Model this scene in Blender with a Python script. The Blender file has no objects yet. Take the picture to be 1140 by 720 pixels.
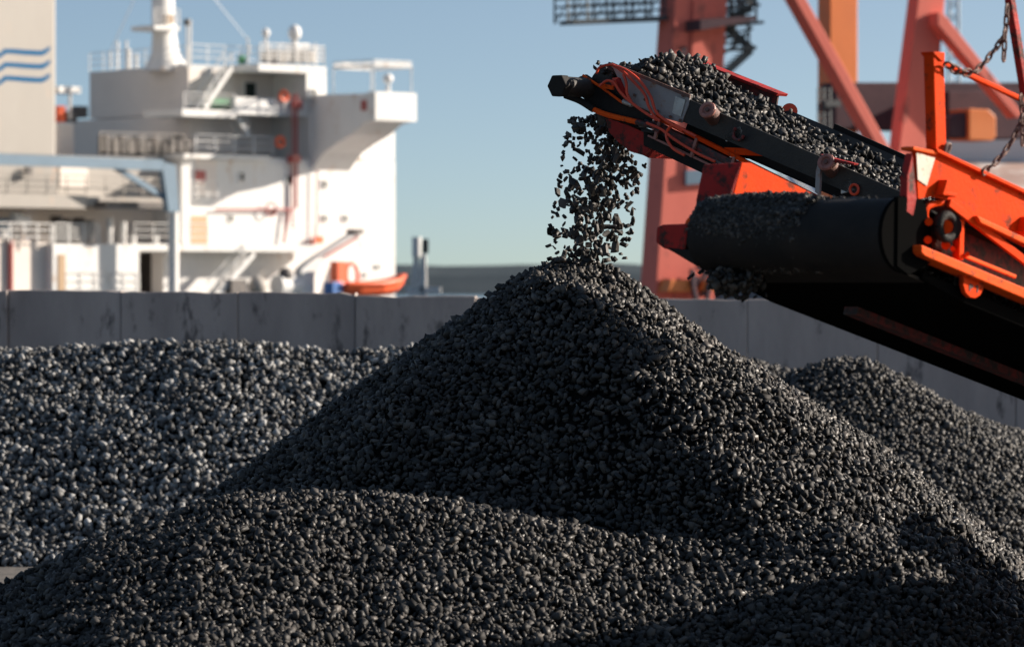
import bpy, math, random
import numpy as np
from mathutils import Vector, Matrix

R = math.radians
random.seed(7)
rng = np.random.default_rng(11)
scene = bpy.context.scene
col = scene.collection

# ------------------------------------------------------------------ camera
F = 4275.0            # focal length in photo pixels (135 mm lens, 36 mm sensor, 1140 px wide)
CAMZ = 3.0
PITCH = math.atan(42 / F)
FW = Vector((0, math.cos(PITCH), -math.sin(PITCH)))
UP = Vector((0, math.sin(PITCH), math.cos(PITCH)))
CAM = Vector((0, 0, CAMZ))
camd = bpy.data.cameras.new('camera')
cam = bpy.data.objects.new('camera', camd)
col.objects.link(cam)
cam.location = CAM
cam.rotation_euler = (math.pi / 2 - PITCH, 0, 0)
camd.lens = 135
camd.sensor_width = 36
camd.sensor_fit = 'HORIZONTAL'
camd.clip_start = 0.5
camd.clip_end = 30000
camd.dof.use_dof = True
camd.dof.focus_distance = 28.0
camd.dof.aperture_fstop = 2.7
scene.camera = cam


def ray(px, py):
    return Vector((px - 570, 0, 0)) + UP * (360 - py) + FW * F


def at(px, py, Y):
    d = ray(px, py)
    return CAM + d * (Y / d.y)


def onpl(px, py, P, N):
    d = ray(px, py)
    return CAM + d * ((P - CAM).dot(N) / d.dot(N))


# ------------------------------------------------------------------ sun / sky
SUN_EL, SUN_AZ = 22.5, -14.0      # elevation; degrees towards the camera from +x
SUN = Vector((math.cos(R(SUN_EL)) * math.cos(R(SUN_AZ)), -math.cos(R(SUN_EL)) * math.sin(R(SUN_AZ)), math.sin(R(SUN_EL))))
sd = bpy.data.lights.new('sun', 'SUN')
so = bpy.data.objects.new('sun', sd)
col.objects.link(so)
so.location = (60, -20, 60)
so.rotation_euler = SUN.to_track_quat('Z', 'Y').to_euler()
sd.energy = 5.0
sd.angle = R(0.53)
sd.color = (1.0, 0.885, 0.76)

world = bpy.data.worlds.new("World")
scene.world = world
world.use_nodes = True
wt = world.node_tree
wn = wt.nodes
sky = wn.new('ShaderNodeTexSky')
sky.sky_type = 'NISHITA'
sky.sun_disc = False
sky.sun_elevation = R(SUN_EL)
sky.sun_rotation = math.atan2(SUN.x, SUN.y)
sky.altitude = 0
sky.air_density = 1.0
sky.dust_density = 2.2
sky.ozone_density = 2.0
tc = wn.new('ShaderNodeTexCoord')
mp = wn.new('ShaderNodeMapping')
mp.vector_type = 'POINT'
mp.inputs['Scale'].default_value = (1, 1, 2.6)
mp.inputs['Location'].default_value = (0, 0, 0.085)
nrm = wn.new('ShaderNodeVectorMath')
nrm.operation = 'NORMALIZE'
wt.links.new(tc.outputs['Generated'], mp.inputs['Vector'])
wt.links.new(mp.outputs['Vector'], nrm.inputs[0])
wt.links.new(nrm.outputs['Vector'], sky.inputs['Vector'])
bg = wn['Background']
bg.inputs['Strength'].default_value = 0.081
tint = wn.new('ShaderNodeMix')
tint.data_type = 'RGBA'
tint.blend_type = 'MULTIPLY'
tint.inputs['Factor'].default_value = 1.0
tint.inputs['B'].default_value = (1.15, 1.11, 1.0, 1)
wt.links.new(sky.outputs['Color'], tint.inputs['A'])
wt.links.new(tint.outputs['Result'], bg.inputs['Color'])

scene.view_settings.view_transform = 'Standard'
scene.view_settings.look = 'None'
scene.view_settings.gamma = 1
scene.view_settings.exposure = 1.0
scene.view_settings.use_curve_mapping = False
scene.render.engine = 'CYCLES'
scene.cycles.max_bounces = 5
scene.cycles.use_denoising = True

# ------------------------------------------------------------------ materials
MATS = {}


def mat(name, c, rough=0.5, metal=0.0, c2=None, scale=3.0, amt=0.5, bump=0.0, bscale=40.0, spec=0.5,
        island=None, stretch=(1, 1, 1), c3=None, s3=14.0, a3=0.3, coord='Object'):
    """Principled paint / stone with broad two-colour variation, finer stains (c3) and optional bump."""
    m = bpy.data.materials.new(name)
    m.use_nodes = True
    nt = m.node_tree
    N, L = nt.nodes, nt.links
    b = N['Principled BSDF']
    b.inputs['Roughness'].default_value = rough
    b.inputs['Metallic'].default_value = metal
    b.inputs['Specular IOR Level'].default_value = spec
    t = N.new('ShaderNodeTexCoord')
    mpn = N.new('ShaderNodeMapping')
    mpn.inputs['Scale'].default_value = stretch
    L.new(t.outputs[coord], mpn.inputs['Vector'])
    colr = None
    if c2 is not None:
        nz = N.new('ShaderNodeTexNoise')
        nz.inputs['Scale'].default_value = scale
        nz.inputs['Detail'].default_value = 8
        nz.inputs['Roughness'].default_value = 0.65
        L.new(mpn.outputs[0], nz.inputs['Vector'])
        rp = N.new('ShaderNodeValToRGB')
        rp.color_ramp.elements[0].position = 0.5 - 0.22
        rp.color_ramp.elements[1].position = 0.5 + 0.22
        rp.color_ramp.elements[0].color = (*c, 1)
        mx = [c[i] + (c2[i] - c[i]) * min(1, amt * 2) for i in range(3)]
        rp.color_ramp.elements[1].color = (*mx, 1)
        L.new(nz.outputs['Fac'], rp.inputs['Fac'])
        colr = rp.outputs['Color']
        if c3 is not None:
            n3 = N.new('ShaderNodeTexNoise')
            n3.inputs['Scale'].default_value = s3
            n3.inputs['Detail'].default_value = 6
            n3.inputs['Roughness'].default_value = 0.7
            L.new(mpn.outputs[0], n3.inputs['Vector'])
            r3 = N.new('ShaderNodeMapRange')
            r3.inputs['From Min'].default_value = 0.66 - a3 * 0.35
            r3.inputs['From Max'].default_value = 0.74 - a3 * 0.3
            L.new(n3.outputs['Fac'], r3.inputs['Value'])
            m3 = N.new('ShaderNodeMix')
            m3.data_type = 'RGBA'
            L.new(r3.outputs[0], m3.inputs['Factor'])
            L.new(colr, m3.inputs['A'])
            m3.inputs['B'].default_value = (*c3, 1)
            colr = m3.outputs['Result']
    if island is not None:
        g = N.new('ShaderNodeNewGeometry')
        rp = N.new('ShaderNodeValToRGB')
        for i, (p, cc) in enumerate(island):
            e = rp.color_ramp.elements[i] if i < 2 else rp.color_ramp.elements.new(p)
            e.position = p
            e.color = (*cc, 1)
        L.new(g.outputs['Random Per Island'], rp.inputs['Fac'])
        colr = rp.outputs['Color']
        # roughness per lump: some faces glint
        mr = N.new('ShaderNodeMapRange')
        mr.inputs['To Min'].default_value = max(0.05, rough - 0.18)
        mr.inputs['To Max'].default_value = min(1, rough + 0.2)
        ml = N.new('ShaderNodeMath')
        ml.operation = 'MULTIPLY'
        ml.inputs[1].default_value = 7.31
        fr = N.new('ShaderNodeMath')
        fr.operation = 'FRACT'
        L.new(g.outputs['Random Per Island'], ml.inputs[0])
        L.new(ml.outputs[0], fr.inputs[0])
        L.new(fr.outputs[0], mr.inputs['Value'])
        L.new(mr.outputs[0], b.inputs['Roughness'])
    if colr is not None:
        L.new(colr, b.inputs['Base Color'])
    else:
        b.inputs['Base Color'].default_value = (*c, 1)
    if bump > 0:
        nb = N.new('ShaderNodeTexNoise')
        nb.inputs['Scale'].default_value = bscale
        nb.inputs['Detail'].default_value = 5
        L.new(mpn.outputs[0], nb.inputs['Vector'])
        bp = N.new('ShaderNodeBump')
        bp.inputs['Strength'].default_value = bump
        bp.inputs['Distance'].default_value = 0.02
        L.new(nb.outputs['Fac'], bp.inputs['Height'])
        L.new(bp.outputs[0], b.inputs['Normal'])
    MATS[name] = m
    return m


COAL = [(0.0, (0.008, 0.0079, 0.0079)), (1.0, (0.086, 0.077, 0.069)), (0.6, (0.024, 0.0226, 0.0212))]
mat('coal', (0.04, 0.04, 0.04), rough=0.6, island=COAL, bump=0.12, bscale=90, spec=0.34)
mat('coal_pale', (0.05, 0.05, 0.05), rough=0.62, island=[(0.0, (0.04, 0.04, 0.041)), (1.0, (0.34, 0.34, 0.335)), (0.62, (0.13, 0.13, 0.128))],
    bump=0.12, bscale=50, spec=0.28)  # lump tones vary at random up to pale grey
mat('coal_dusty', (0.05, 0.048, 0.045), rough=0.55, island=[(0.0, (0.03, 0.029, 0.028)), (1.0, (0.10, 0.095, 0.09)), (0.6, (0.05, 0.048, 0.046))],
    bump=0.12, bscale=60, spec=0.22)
ORANGE = (0.72, 0.055, 0.003)
mat('orange_paint', ORANGE, rough=0.6, spec=0.04, c2=(0.58, 0.04, 0.004), scale=2.5, c3=(0.17, 0.035, 0.015), s3=6, a3=0.34, bump=0.12, bscale=60)
mat('orange_bright', (0.82, 0.105, 0.014), rough=0.55, spec=0.06, c2=(0.70, 0.075, 0.01), scale=4, c3=(0.10, 0.04, 0.025), s3=12, a3=0.3, bump=0.1)
mat('red_paint_and_shade', (0.42, 0.022, 0.02), rough=0.6, spec=0.15, c2=(0.22, 0.02, 0.016), scale=4, c3=(0.05, 0.022, 0.018), s3=11, a3=0.45, bump=0.2)  # red parts; also carries the shade of the end plate
mat('dirty_red', (0.24, 0.022, 0.02), rough=0.6, c2=(0.05, 0.02, 0.018), scale=6, c3=(0.025, 0.02, 0.02), s3=16, a3=0.6, bump=0.3)
mat('rubber', (0.010, 0.010, 0.011), rough=0.7, spec=0.14, c2=(0.026, 0.022, 0.019), scale=5, amt=0.45, bump=0.25, bscale=80)
mat('belt_dust', (0.014, 0.014, 0.015), rough=0.62, spec=0.3, c2=(0.05, 0.042, 0.034), scale=3, amt=0.5, bump=0.3, bscale=50)
mat('skirt_grey', (0.30, 0.285, 0.285), rough=0.55, c2=(0.22, 0.20, 0.20), scale=6, c3=(0.24, 0.12, 0.06), s3=7, a3=0.3, bump=0.2)
mat('bare_steel', (0.45, 0.44, 0.42), rough=0.45, metal=0.6, c2=(0.28, 0.26, 0.25), scale=8, bump=0.2)
mat('roller_pink', (0.36, 0.15, 0.12), rough=0.55, c2=(0.22, 0.08, 0.06), scale=20, bump=0.2)
mat('rust_steel', (0.16, 0.075, 0.055), rough=0.7, c2=(0.07, 0.035, 0.03), scale=20, bump=0.3)
mat('sticker', (0.62, 0.56, 0.46), rough=0.5, c2=(0.42, 0.35, 0.27), scale=14, c3=(0.2, 0.11, 0.07), s3=25, a3=0.3)
mat('cable_black', (0.02, 0.02, 0.022), rough=0.45)
mat('cable_grey', (0.13, 0.125, 0.13), rough=0.5, c2=(0.07, 0.06, 0.06), scale=20)
mat('hose_red', (0.85, 0.085, 0.025), rough=0.4, c2=(0.45, 0.04, 0.02), scale=8)
mat('ink', (0.03, 0.02, 0.02), rough=0.7)
mat('concrete', (0.46, 0.40, 0.37), rough=0.9, spec=0.1, c2=(0.29, 0.25, 0.235), scale=1.1, c3=(0.13, 0.115, 0.11), s3=3.5, a3=0.26, bump=0.5, bscale=9, stretch=(1, 1, 0.3))
mat('coal_dirt', (0.075, 0.068, 0.062), rough=0.9, c2=(0.14, 0.125, 0.11), scale=0.8, c3=(0.03, 0.03, 0.03), s3=6, a3=0.4, bump=0.6, bscale=14)
mat('pile_core', (0.006, 0.006, 0.006), rough=0.95, spec=0.05)  # near-black core paints the shade in gaps between lumps
mat('ship_white', (0.74, 0.735, 0.725), rough=0.5, spec=0.2, c2=(0.64, 0.63, 0.61), scale=0.35, c3=(0.52, 0.40, 0.31), s3=1.4, a3=0.16, stretch=(1, 1, 0.35))
mat('ship_cream', (0.40, 0.375, 0.345), rough=0.6, spec=0.2, c2=(0.36, 0.335, 0.305), scale=0.4, c3=(0.50, 0.38, 0.30), s3=1.2, a3=0.12, stretch=(1, 1, 0.3))
mat('ship_grey_shade', (0.74, 0.67, 0.61), rough=0.6, spec=0.2, c2=(0.66, 0.60, 0.55), scale=0.5)  # ship's paint toned apart for faces that stand in shade
mat('hull_navy', (0.02, 0.03, 0.06), rough=0.5, c2=(0.03, 0.035, 0.06), scale=0.3)
mat('slate_blue', (0.12, 0.20, 0.28), rough=0.5, c2=(0.09, 0.15, 0.21), scale=0.8)
mat('wave_blue', (0.0, 0.10, 0.24), rough=0.7, spec=0.05)
mat('dark_glass', (0.008, 0.022, 0.02), rough=0.25, spec=0.25)
mat('green_tarp', (0.02, 0.26, 0.09), rough=0.6, c2=(0.02, 0.12, 0.06), scale=1.5)
mat('dark_gear', (0.05, 0.05, 0.052), rough=0.6, c2=(0.14, 0.12, 0.11), scale=2.5)
mat('pipe_red', (0.34, 0.07, 0.065), rough=0.5)
mat('tan_door', (0.40, 0.27, 0.16), rough=0.6)
mat('safety_orange', (0.85, 0.13, 0.03), rough=0.45, c2=(0.70, 0.09, 0.02), scale=1.2)
mat('blue_gear', (0.03, 0.14, 0.42), rough=0.5)
mat('crane_red', (0.70, 0.19, 0.145), rough=0.7, spec=0.15, c2=(0.60, 0.15, 0.115), scale=0.5, c3=(0.34, 0.11, 0.09), s3=1.6, a3=0.2, stretch=(1, 1, 0.4))
mat('crane_orange', (0.72, 0.20, 0.04), rough=0.5, c2=(0.62, 0.17, 0.04), scale=0.5)
mat('crane_dark', (0.10, 0.06, 0.07), rough=0.7, spec=0.1, c2=(0.06, 0.04, 0.048), scale=0.8)
mat('crane_walk', (0.055, 0.07, 0.08), rough=0.6)
mat('shed_pale', (0.62, 0.63, 0.64), rough=0.6, c2=(0.50, 0.52, 0.54), scale=0.15, stretch=(1, 1, 0.2))
mat('shed_roof', (0.52, 0.36, 0.29), rough=0.6, c2=(0.36, 0.22, 0.17), scale=0.3, c3=(0.7, 0.62, 0.56), s3=0.6, a3=0.5)
mat('shed_dark', (0.16, 0.17, 0.19), rough=0.7, c2=(0.24, 0.25, 0.27), scale=0.2)
mat('mast_pale', (0.62, 0.64, 0.66), rough=0.5)
mat('hill_haze_blue', (0.05, 0.066, 0.078), rough=1.0, c2=(0.085, 0.1, 0.11), scale=0.02, spec=0.0)  # distance haze is put into this blue-grey
mat('shade_black', (0.005, 0.005, 0.005), rough=0.95, spec=0.0)  # black that stands in for shade at the drum end and underside
mat('black_paint', (0.02, 0.02, 0.022), rough=0.5)
mat('plant_yellowed', (0.30, 0.09, 0.03), rough=0.5, c2=(0.2, 0.06, 0.02), scale=2)
# water
wm = mat('water', (0.03, 0.06, 0.075), rough=0.12, bump=0.5, bscale=1.2)


# ------------------------------------------------------------------ object helpers
def tag(o, label=None, cat=None, group=None, kind=None):
    if label: o['label'] = label
    if cat: o['category'] = cat
    if group: o['group'] = group
    if kind: o['kind'] = kind
    return o


def thing(name, loc, label, cat, group=None):
    o = bpy.data.objects.new(name, None)
    o.empty_display_size = 0.3
    col.objects.link(o)
    o.location = loc
    return tag(o, label, cat, group)


def origin_of(o):
    v = Vector((0, 0, 0))
    while o is not None:
        v = v + o.location
        o = o.parent
    return v


class MB:
    def __init__(s):
        s.v, s.f = [], []

    def add(s, vs, fs):
        n = len(s.v)
        s.v += [Vector(v) for v in vs]
        s.f += [tuple(i + n for i in f) for f in fs]
        return s

    def box(s, o, a, b, c):
        """corner o and three edge vectors"""
        o, a, b, c = Vector(o), Vector(a), Vector(b), Vector(c)
        vs = [o, o + a, o + a + b, o + b, o + c, o + a + c, o + a + b + c, o + b + c]
        fs = [(0, 3, 2, 1), (4, 5, 6, 7), (0, 1, 5, 4), (1, 2, 6, 5), (2, 3, 7, 6), (3, 0, 4, 7)]
        if a.cross(b).dot(c) < 0:
            fs = [tuple(reversed(f)) for f in fs]
        return s.add(vs, fs)

    def prism(s, pts, ext):
        """closed polygon pts swept by the vector ext"""
        pts = [Vector(p) for p in pts]
        ext = Vector(ext)
        n = len(pts)
        nn = Vector((0, 0, 0))
        for i in range(n):
            nn += pts[i].cross(pts[(i + 1) % n])
        vs = pts + [p + ext for p in pts]
        fs = [tuple(range(n - 1, -1, -1)), tuple(range(n, 2 * n))]
        fs += [(i, (i + 1) % n, n + (i + 1) % n, n + i) for i in range(n)]
        if nn.dot(ext) < 0:
            fs = [tuple(reversed(f)) for f in fs]
        return s.add(vs, fs)

    def tube(s, pts, r, n=8, r1=None, cap=True):
        pts = [Vector(p) for p in pts]
        m = len(pts)
        vs, fs = [], []
        prev = None
        for i, p in enumerate(pts):
            t = (pts[min(i + 1, m - 1)] - pts[max(i - 1, 0)])
            if t.length < 1e-9: t = Vector((0, 0, 1))
            t.normalize()
            if prev is None:
                u = t.cross(Vector((0, 0, 1)))
                if u.length < 0.05: u = t.cross(Vector((1, 0, 0)))
            else:
                u = prev - t * prev.dot(t)
            u.normalize()
            prev = u
            w = t.cross(u)
            rr = r if r1 is None else r + (r1 - r) * i / (m - 1)
            for k in range(n):
                a = 2 * math.pi * k / n
                vs.append(p + (u * math.cos(a) + w * math.sin(a)) * rr)
        for i in range(m - 1):
            for k in range(n):
                a, b = i * n + k, i * n + (k + 1) % n
                fs.append((a, b, b + n, a + n))
        if cap:
            fs.append(tuple(range(n - 1, -1, -1)))
            fs.append(tuple(range((m - 1) * n, m * n)))
        return s.add(vs, fs)

    def bar(s, p, q, w, h, up=(0, 0, 1)):
        p, q = Vector(p), Vector(q)
        t = (q - p).normalized()
        a = t.cross(Vector(up))
        if a.length < 1e-3: a = t.cross(Vector((1, 0, 0)))
        a.normalize()
        b = a.cross(t)
        return s.box(p - a * w / 2 - b * h / 2, a * w, b * h, q - p)

    def ball(s, c, r, n=12, m=8, sz=1.0):
        c = Vector(c)
        vs = [c + Vector((0, 0, r * sz))]
        for i in range(1, m):
            th = math.pi * i / m
            for k in range(n):
                a = 2 * math.pi * k / n
                vs.append(c + Vector((r * math.sin(th) * math.cos(a), r * math.sin(th) * math.sin(a), r * sz * math.cos(th))))
        vs.append(c - Vector((0, 0, r * sz)))
        fs = [(0, 1 + k, 1 + (k + 1) % n) for k in range(n)]
        for i in range(m - 2):
            for k in range(n):
                a, b = 1 + i * n + k, 1 + i * n + (k + 1) % n
                fs.append((a, a + n, b + n, b))
        e = len(vs) - 1
        fs += [(e, 1 + (m - 2) * n + (k + 1) % n, 1 + (m - 2) * n + k) for k in range(n)]
        return s.add(vs, fs)

    def ring(s, c, axis, R0, r, n=24, k=8, a0=0.0, a1=2 * math.pi, u=None):
        c, axis = Vector(c), Vector(axis).normalized()
        if u is None:
            u = axis.cross(Vector((0, 0, 1)))
            if u.length < 1e-3: u = Vector((1, 0, 0))
        u = Vector(u).normalized()
        w = axis.cross(u)
        full = abs(a1 - a0 - 2 * math.pi) < 1e-6
        pts = [c + (u * math.cos(a0 + (a1 - a0) * i / n) + w * math.sin(a0 + (a1 - a0) * i / n)) * R0 for i in range(n + 1)]
        return s.tube(pts, r, k, cap=not full)

    def build(s, name, m, parent=None, smooth=False, bevel=0.0):
        me = bpy.data.meshes.new(name)
        if parent is None:
            xs = [v.x for v in s.v]; ys = [v.y for v in s.v]; zs = [v.z for v in s.v]
            o0 = Vector(((min(xs) + max(xs)) / 2, (min(ys) + max(ys)) / 2, min(zs)))
        else:
            o0 = origin_of(parent)
        me.from_pydata([v - o0 for v in s.v], [], s.f)
        me.materials.append(MATS[m] if isinstance(m, str) else m)
        if smooth:
            me.polygons.foreach_set('use_smooth', [True] * len(me.polygons))
            me.set_sharp_from_angle(angle=R(38))
        me.update()
        o = bpy.data.objects.new(name, me)
        col.objects.link(o)
        if parent is None:
            o.location = o0
        else:
            o.parent = parent
        if bevel > 0:
            b = o.modifiers.new('bevel', 'BEVEL')
            b.width = bevel
            b.segments = 2
            b.limit_method = 'ANGLE'
        return o


def arc_pts(pts, n=6):
    """Catmull-Rom through points"""
    P = [Vector(p) for p in pts]
    P = [P[0] * 2 - P[1]] + P + [P[-1] * 2 - P[-2]]
    out = []
    for i in range(1, len(P) - 2):
        for k in range(n):
            t = k / n
            a, b, c, d = P[i - 1], P[i], P[i + 1], P[i + 2]
            out.append(0.5 * ((2 * b) + (c - a) * t + (2 * a - 5 * b + 4 * c - d) * t * t + (3 * b - a - 3 * c + d) * t ** 3))
    out.append(P[-2])
    return out


# ------------------------------------------------------------------ coal lumps
def make_lump(seed):
    """a chunk of broken coal: convex hull of a few random points, blocky"""
    import bmesh
    r = np.random.default_rng(seed)
    c = np.array([[a, b, d] for a in (-1, 1) for b in (-1, 1) for d in (-1, 1)], dtype=float)
    p = c * r.uniform(0.35, 1.0, size=(8, 3))                       # a block with its corners knocked off unevenly
    e = r.normal(size=(3, 3))
    e /= np.linalg.norm(e, axis=1)[:, None]
    p = np.concatenate([p, e * r.uniform(0.85, 1.1, size=(3, 1))])
    p *= np.array([1.32, 0.95, 0.62])
    bm = bmesh.new()
    for q in p: bm.verts.new(q)
    res = bmesh.ops.convex_hull(bm, input=bm.verts)
    junk = list({g for g in res['geom_interior'] + res['geom_unused'] if isinstance(g, bmesh.types.BMVert)})
    bmesh.ops.delete(bm, geom=junk, context='VERTS')
    bmesh.ops.recalc_face_normals(bm, faces=bm.faces)
    bm.verts.index_update()
    v = np.array([q.co[:] for q in bm.verts], dtype=np.float64)
    f = np.array([[q.index for q in fc.verts] for fc in bm.faces], dtype=np.int64)
    bm.free()
    return v, f


LUMPS = [make_lump(100 + i) for i in range(18)]


def rand_rot(n):
    q = rng.normal(size=(n, 4))
    q /= np.linalg.norm(q, axis=1)[:, None]
    w, x, y, z = q.T
    return np.stack([1 - 2 * (y * y + z * z), 2 * (x * y - z * w), 2 * (x * z + y * w),
                     2 * (x * y + z * w), 1 - 2 * (x * x + z * z), 2 * (y * z - x * w),
                     2 * (x * z - y * w), 2 * (y * z + x * w), 1 - 2 * (x * x + y * y)], axis=1).reshape(n, 3, 3)


def lumps_mesh(P, size):
    """P (n,3) centres, size (n,) radii -> verts, tris"""
    n = len(P)
    kind = rng.integers(0, len(LUMPS), n)
    Rm = rand_rot(n)
    VV, FF, off = [], [], 0
    for k, (v, f) in enumerate(LUMPS):
        idx = np.nonzero(kind == k)[0]
        if len(idx) == 0: continue
        sv = v[None] * size[idx][:, None, None] * rng.uniform(0.8, 1.2, size=(len(idx), 1, 3))
        w = np.einsum('nij,nkj->nki', Rm[idx], sv) + P[idx][:, None, :]
        VV.append(w.reshape(-1, 3))
        FF.append((f[None] + (np.arange(len(idx)) * len(v))[:, None, None] + off).reshape(-1, 3))
        off += len(idx) * len(v)
    return np.concatenate(VV), np.concatenate(FF)


def tri_object(name, V, Fc, m, loc, mat_idx=None, mats=None):
    V = V - np.array(loc)[None]
    me = bpy.data.meshes.new(name)
    me.vertices.add(len(V))
    me.vertices.foreach_set('co', V.astype(np.float32).ravel())
    me.loops.add(len(Fc) * 3)
    me.loops.foreach_set('vertex_index', Fc.astype(np.int32).ravel())
    me.polygons.add(len(Fc))
    me.polygons.foreach_set('loop_start', np.arange(0, len(Fc) * 3, 3, dtype=np.int32))
    for q in (mats or [m]): me.materials.append(MATS[q])
    if mat_idx is not None:
        me.polygons.foreach_set('material_index', mat_idx.astype(np.int32))
    me.update(calc_edges=True)
    o = bpy.data.objects.new(name, me)
    col.objects.link(o)
    o.location = loc
    return o


_g = np.random.default_rng(3).uniform(-1, 1, size=(256, 256))


def vnoise(x, y, s):
    x, y = x / s + 50, y / s + 50
    i, j = np.floor(x).astype(int), np.floor(y).astype(int)
    u, v = x - i, y - j
    u, v = u * u * (3 - 2 * u), v * v * (3 - 2 * v)
    g = lambda a, b: _g[a % 256, b % 256]
    return (g(i, j) * (1 - u) + g(i + 1, j) * u) * (1 - v) + (g(i, j + 1) * (1 - u) + g(i + 1, j + 1) * u) * v


def smax(a, b, k):
    h = np.clip(0.5 + 0.5 * (a - b) / k, 0, 1)
    return b + (a - b) * h + k * h * (1 - h)


def pile(name, Hf, xr, yr, step, smin, smax_, m, label, two=0.4, keep=None, floor=-0.02):
    """a heap: a core surface under a skin of individual lumps, one uncountable mass"""
    # core
    gx = np.arange(xr[0], xr[1] + 0.1, 0.1)
    gy = np.arange(yr[0], yr[1] + 0.1, 0.1)
    X, Y = np.meshgrid(gx, gy, indexing='ij')
    Z = np.maximum(Hf(X, Y) - smax_ * 1.15, floor)
    CV = np.stack([X, Y, Z], -1).reshape(-1, 3)
    a, b = len(gx), len(gy)
    I = (np.arange(a - 1)[:, None] * b + np.arange(b - 1)[None]).ravel()
    CF = np.concatenate([np.stack([I, I + b, I + b + 1], 1), np.stack([I, I + b + 1, I + 1], 1)])
    ok = (CV[CF][:, :, 2] > floor + 0.001).any(axis=1)
    CF = CF[ok]
    pts, szs = [], []
    for layer in range(2):
        sy = step * 0.8
        gx = np.arange(xr[0], xr[1], step)
        gy = np.arange(yr[0], yr[1], sy)
        X, Y = np.meshgrid(gx, gy, indexing='ij')
        X = X.ravel() + rng.uniform(-0.5, 0.5, X.size) * step
        Y = Y.ravel() + rng.uniform(-0.5, 0.5, Y.size) * sy
        if layer == 1:
            s = rng.random(X.size) < two
            X, Y = X[s], Y[s]
        Z = Hf(X, Y)
        s = Z > floor + 0.03
        if keep is not None: s &= keep(X, Y)
        X, Y, Z = X[s], Y[s], Z[s]
        r = smin + (smax_ - smin) * rng.random(len(X)) ** 1.6
        Z = Z + (rng.uniform(-0.95, 0.1, len(X)) * smax_ if layer == 0 else rng.uniform(0.1, 0.85, len(X)) * smax_)
        pts.append(np.stack([X, Y, Z], 1)); szs.append(r)
    Pn, S = np.concatenate(pts), np.concatenate(szs)
    V, Fc = lumps_mesh(Pn, S)
    V = np.concatenate([CV, V]); nf = len(CF)
    Fc = np.concatenate([CF, Fc + len(CV)])
    mi = np.ones(len(Fc)); mi[:nf] = 0
    loc = ((xr[0] + xr[1]) / 2, (yr[0] + yr[1]) / 2, 0)
    o = tri_object(name, V, Fc, None, loc, mi, ['pile_core', m])
    tag(o, label, 'coal heap', None, 'stuff')
    print(name, len(Pn), 'lumps', len(Fc), 'tris')
    return o


# ---- front pile
AX, AY, AZ = 0.45, 28.5, 3.17


def H_front(x, y):
    dx, dy = x - AX, y - AY
    wob = 0.10 * vnoise(x, y, 1.3) + 0.04 * vnoise(x + 9, y, 0.45)
    r = np.sqrt(dx * dx + dy * dy)
    sl = 0.765 + 0.03 * np.sin(2 * np.arctan2(dy, dx) + 1.0)
    cone = AZ - (np.sqrt((sl * r) ** 2 + 0.33 ** 2) - 0.33) + wob * np.clip(r - 0.3, 0, 1)
    ph = np.degrees(np.arctan2(dy, dx))
    rid = np.interp(r, [0.2, 0.5, 0.9, 1.25, 2.2, 3.0], [-135, -122, -99, -88, -76, -68])   # ridge shaped to throw the cone's left into shade
    q = ph - rid
    cone = cone + 0.25 * np.clip(r, 0, 2.5) * np.exp(-(q / np.where(q < 0, 13.5, 36.0)) ** 2) * np.clip((r - 0.15) / 0.5, 0, 1)
    cone = cone - 0.20 * np.exp(-(((x - 1.25) / 0.8) ** 2 + ((y - 26.0) / 0.4) ** 2))       # hollow shaped to darken the cone's foot
    # lower shoulder in front: a long low heap whose crest catches the light
    cz = np.interp(x, [-7.5, -4.4, -3.36, -2.77, -1.89, -1.3, -0.83, -0.06, 0.65, 1.24, 1.75, 2.18, 2.71, 3.1, 3.6, 5.5],
                   [-0.9, 0.62, 1.02, 1.30, 1.61, 1.65, 1.63, 1.51, 1.35, 1.36, 1.42, 1.43, 1.30, 0.98, 0.55, -0.8])
    cy = 25.2
    d = y - cy
    sh = cz - np.where(d < 0, np.sqrt((np.interp(x, [-2.4, -1.0], [0.26, 0.42]) * d) ** 2 + 0.10 ** 2) - 0.10, np.sqrt((0.72 * d) ** 2 + 0.06 ** 2) - 0.06) + wob * 0.6
    return smax(cone, sh, 0.05)


pile('coal_pile', H_front, (-7.0, 6.0), (20.9, 33.0), 0.042, 0.0135, 0.034, 'coal',
     'large sharp black cone of small coal lumps under the falling stream', two=0.55,
     keep=lambda x, y: (y < 29.6) & (np.abs(x) < 5.2))

# ---- left background pile: long even bank in front of the wall


def H_left(x, y):
    crest = 2.30 + 0.05 * np.sin(x * 1.3 + 0.5) + 0.06 * vnoise(x, y, 1.1) + 0.03 * vnoise(x, y + 20, 0.4)
    end = np.clip((2.2 - x) * 0.6, -3, 0.0)
    d = y - (44.6 + 0.15 * np.sin(x * 0.9))
    return crest + end - (np.sqrt((0.64 * d) ** 2 + 0.10 ** 2) - 0.10)


pile('coal_bank', H_left, (-9.5, 4.0), (40.5, 48.6), 0.066, 0.024, 0.048, 'coal_pale',
     'long bank of pale-flecked coal along the wall below the ship', two=0.5, keep=lambda x, y: y < 45.6)

# ---- right background pile


def H_right(x, y):
    dx, dy = x - 3.75, y - 42.2
    r = np.sqrt((dx * np.where(dx > 0, 0.98, 0.75)) ** 2 + dy * dy)
    w = 0.07 * vnoise(x, y, 1.2)
    a = 2.14 - (np.sqrt((0.60 * r) ** 2 + 0.25 ** 2) - 0.25) + w
    dx, dy = x - 2.5, y - 45.6
    r = np.sqrt(dx * dx * 0.25 + dy * dy)
    b = 2.08 - (np.sqrt((0.55 * r) ** 2 + 0.2 ** 2) - 0.2) + w
    return smax(a, b, 0.05)


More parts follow.
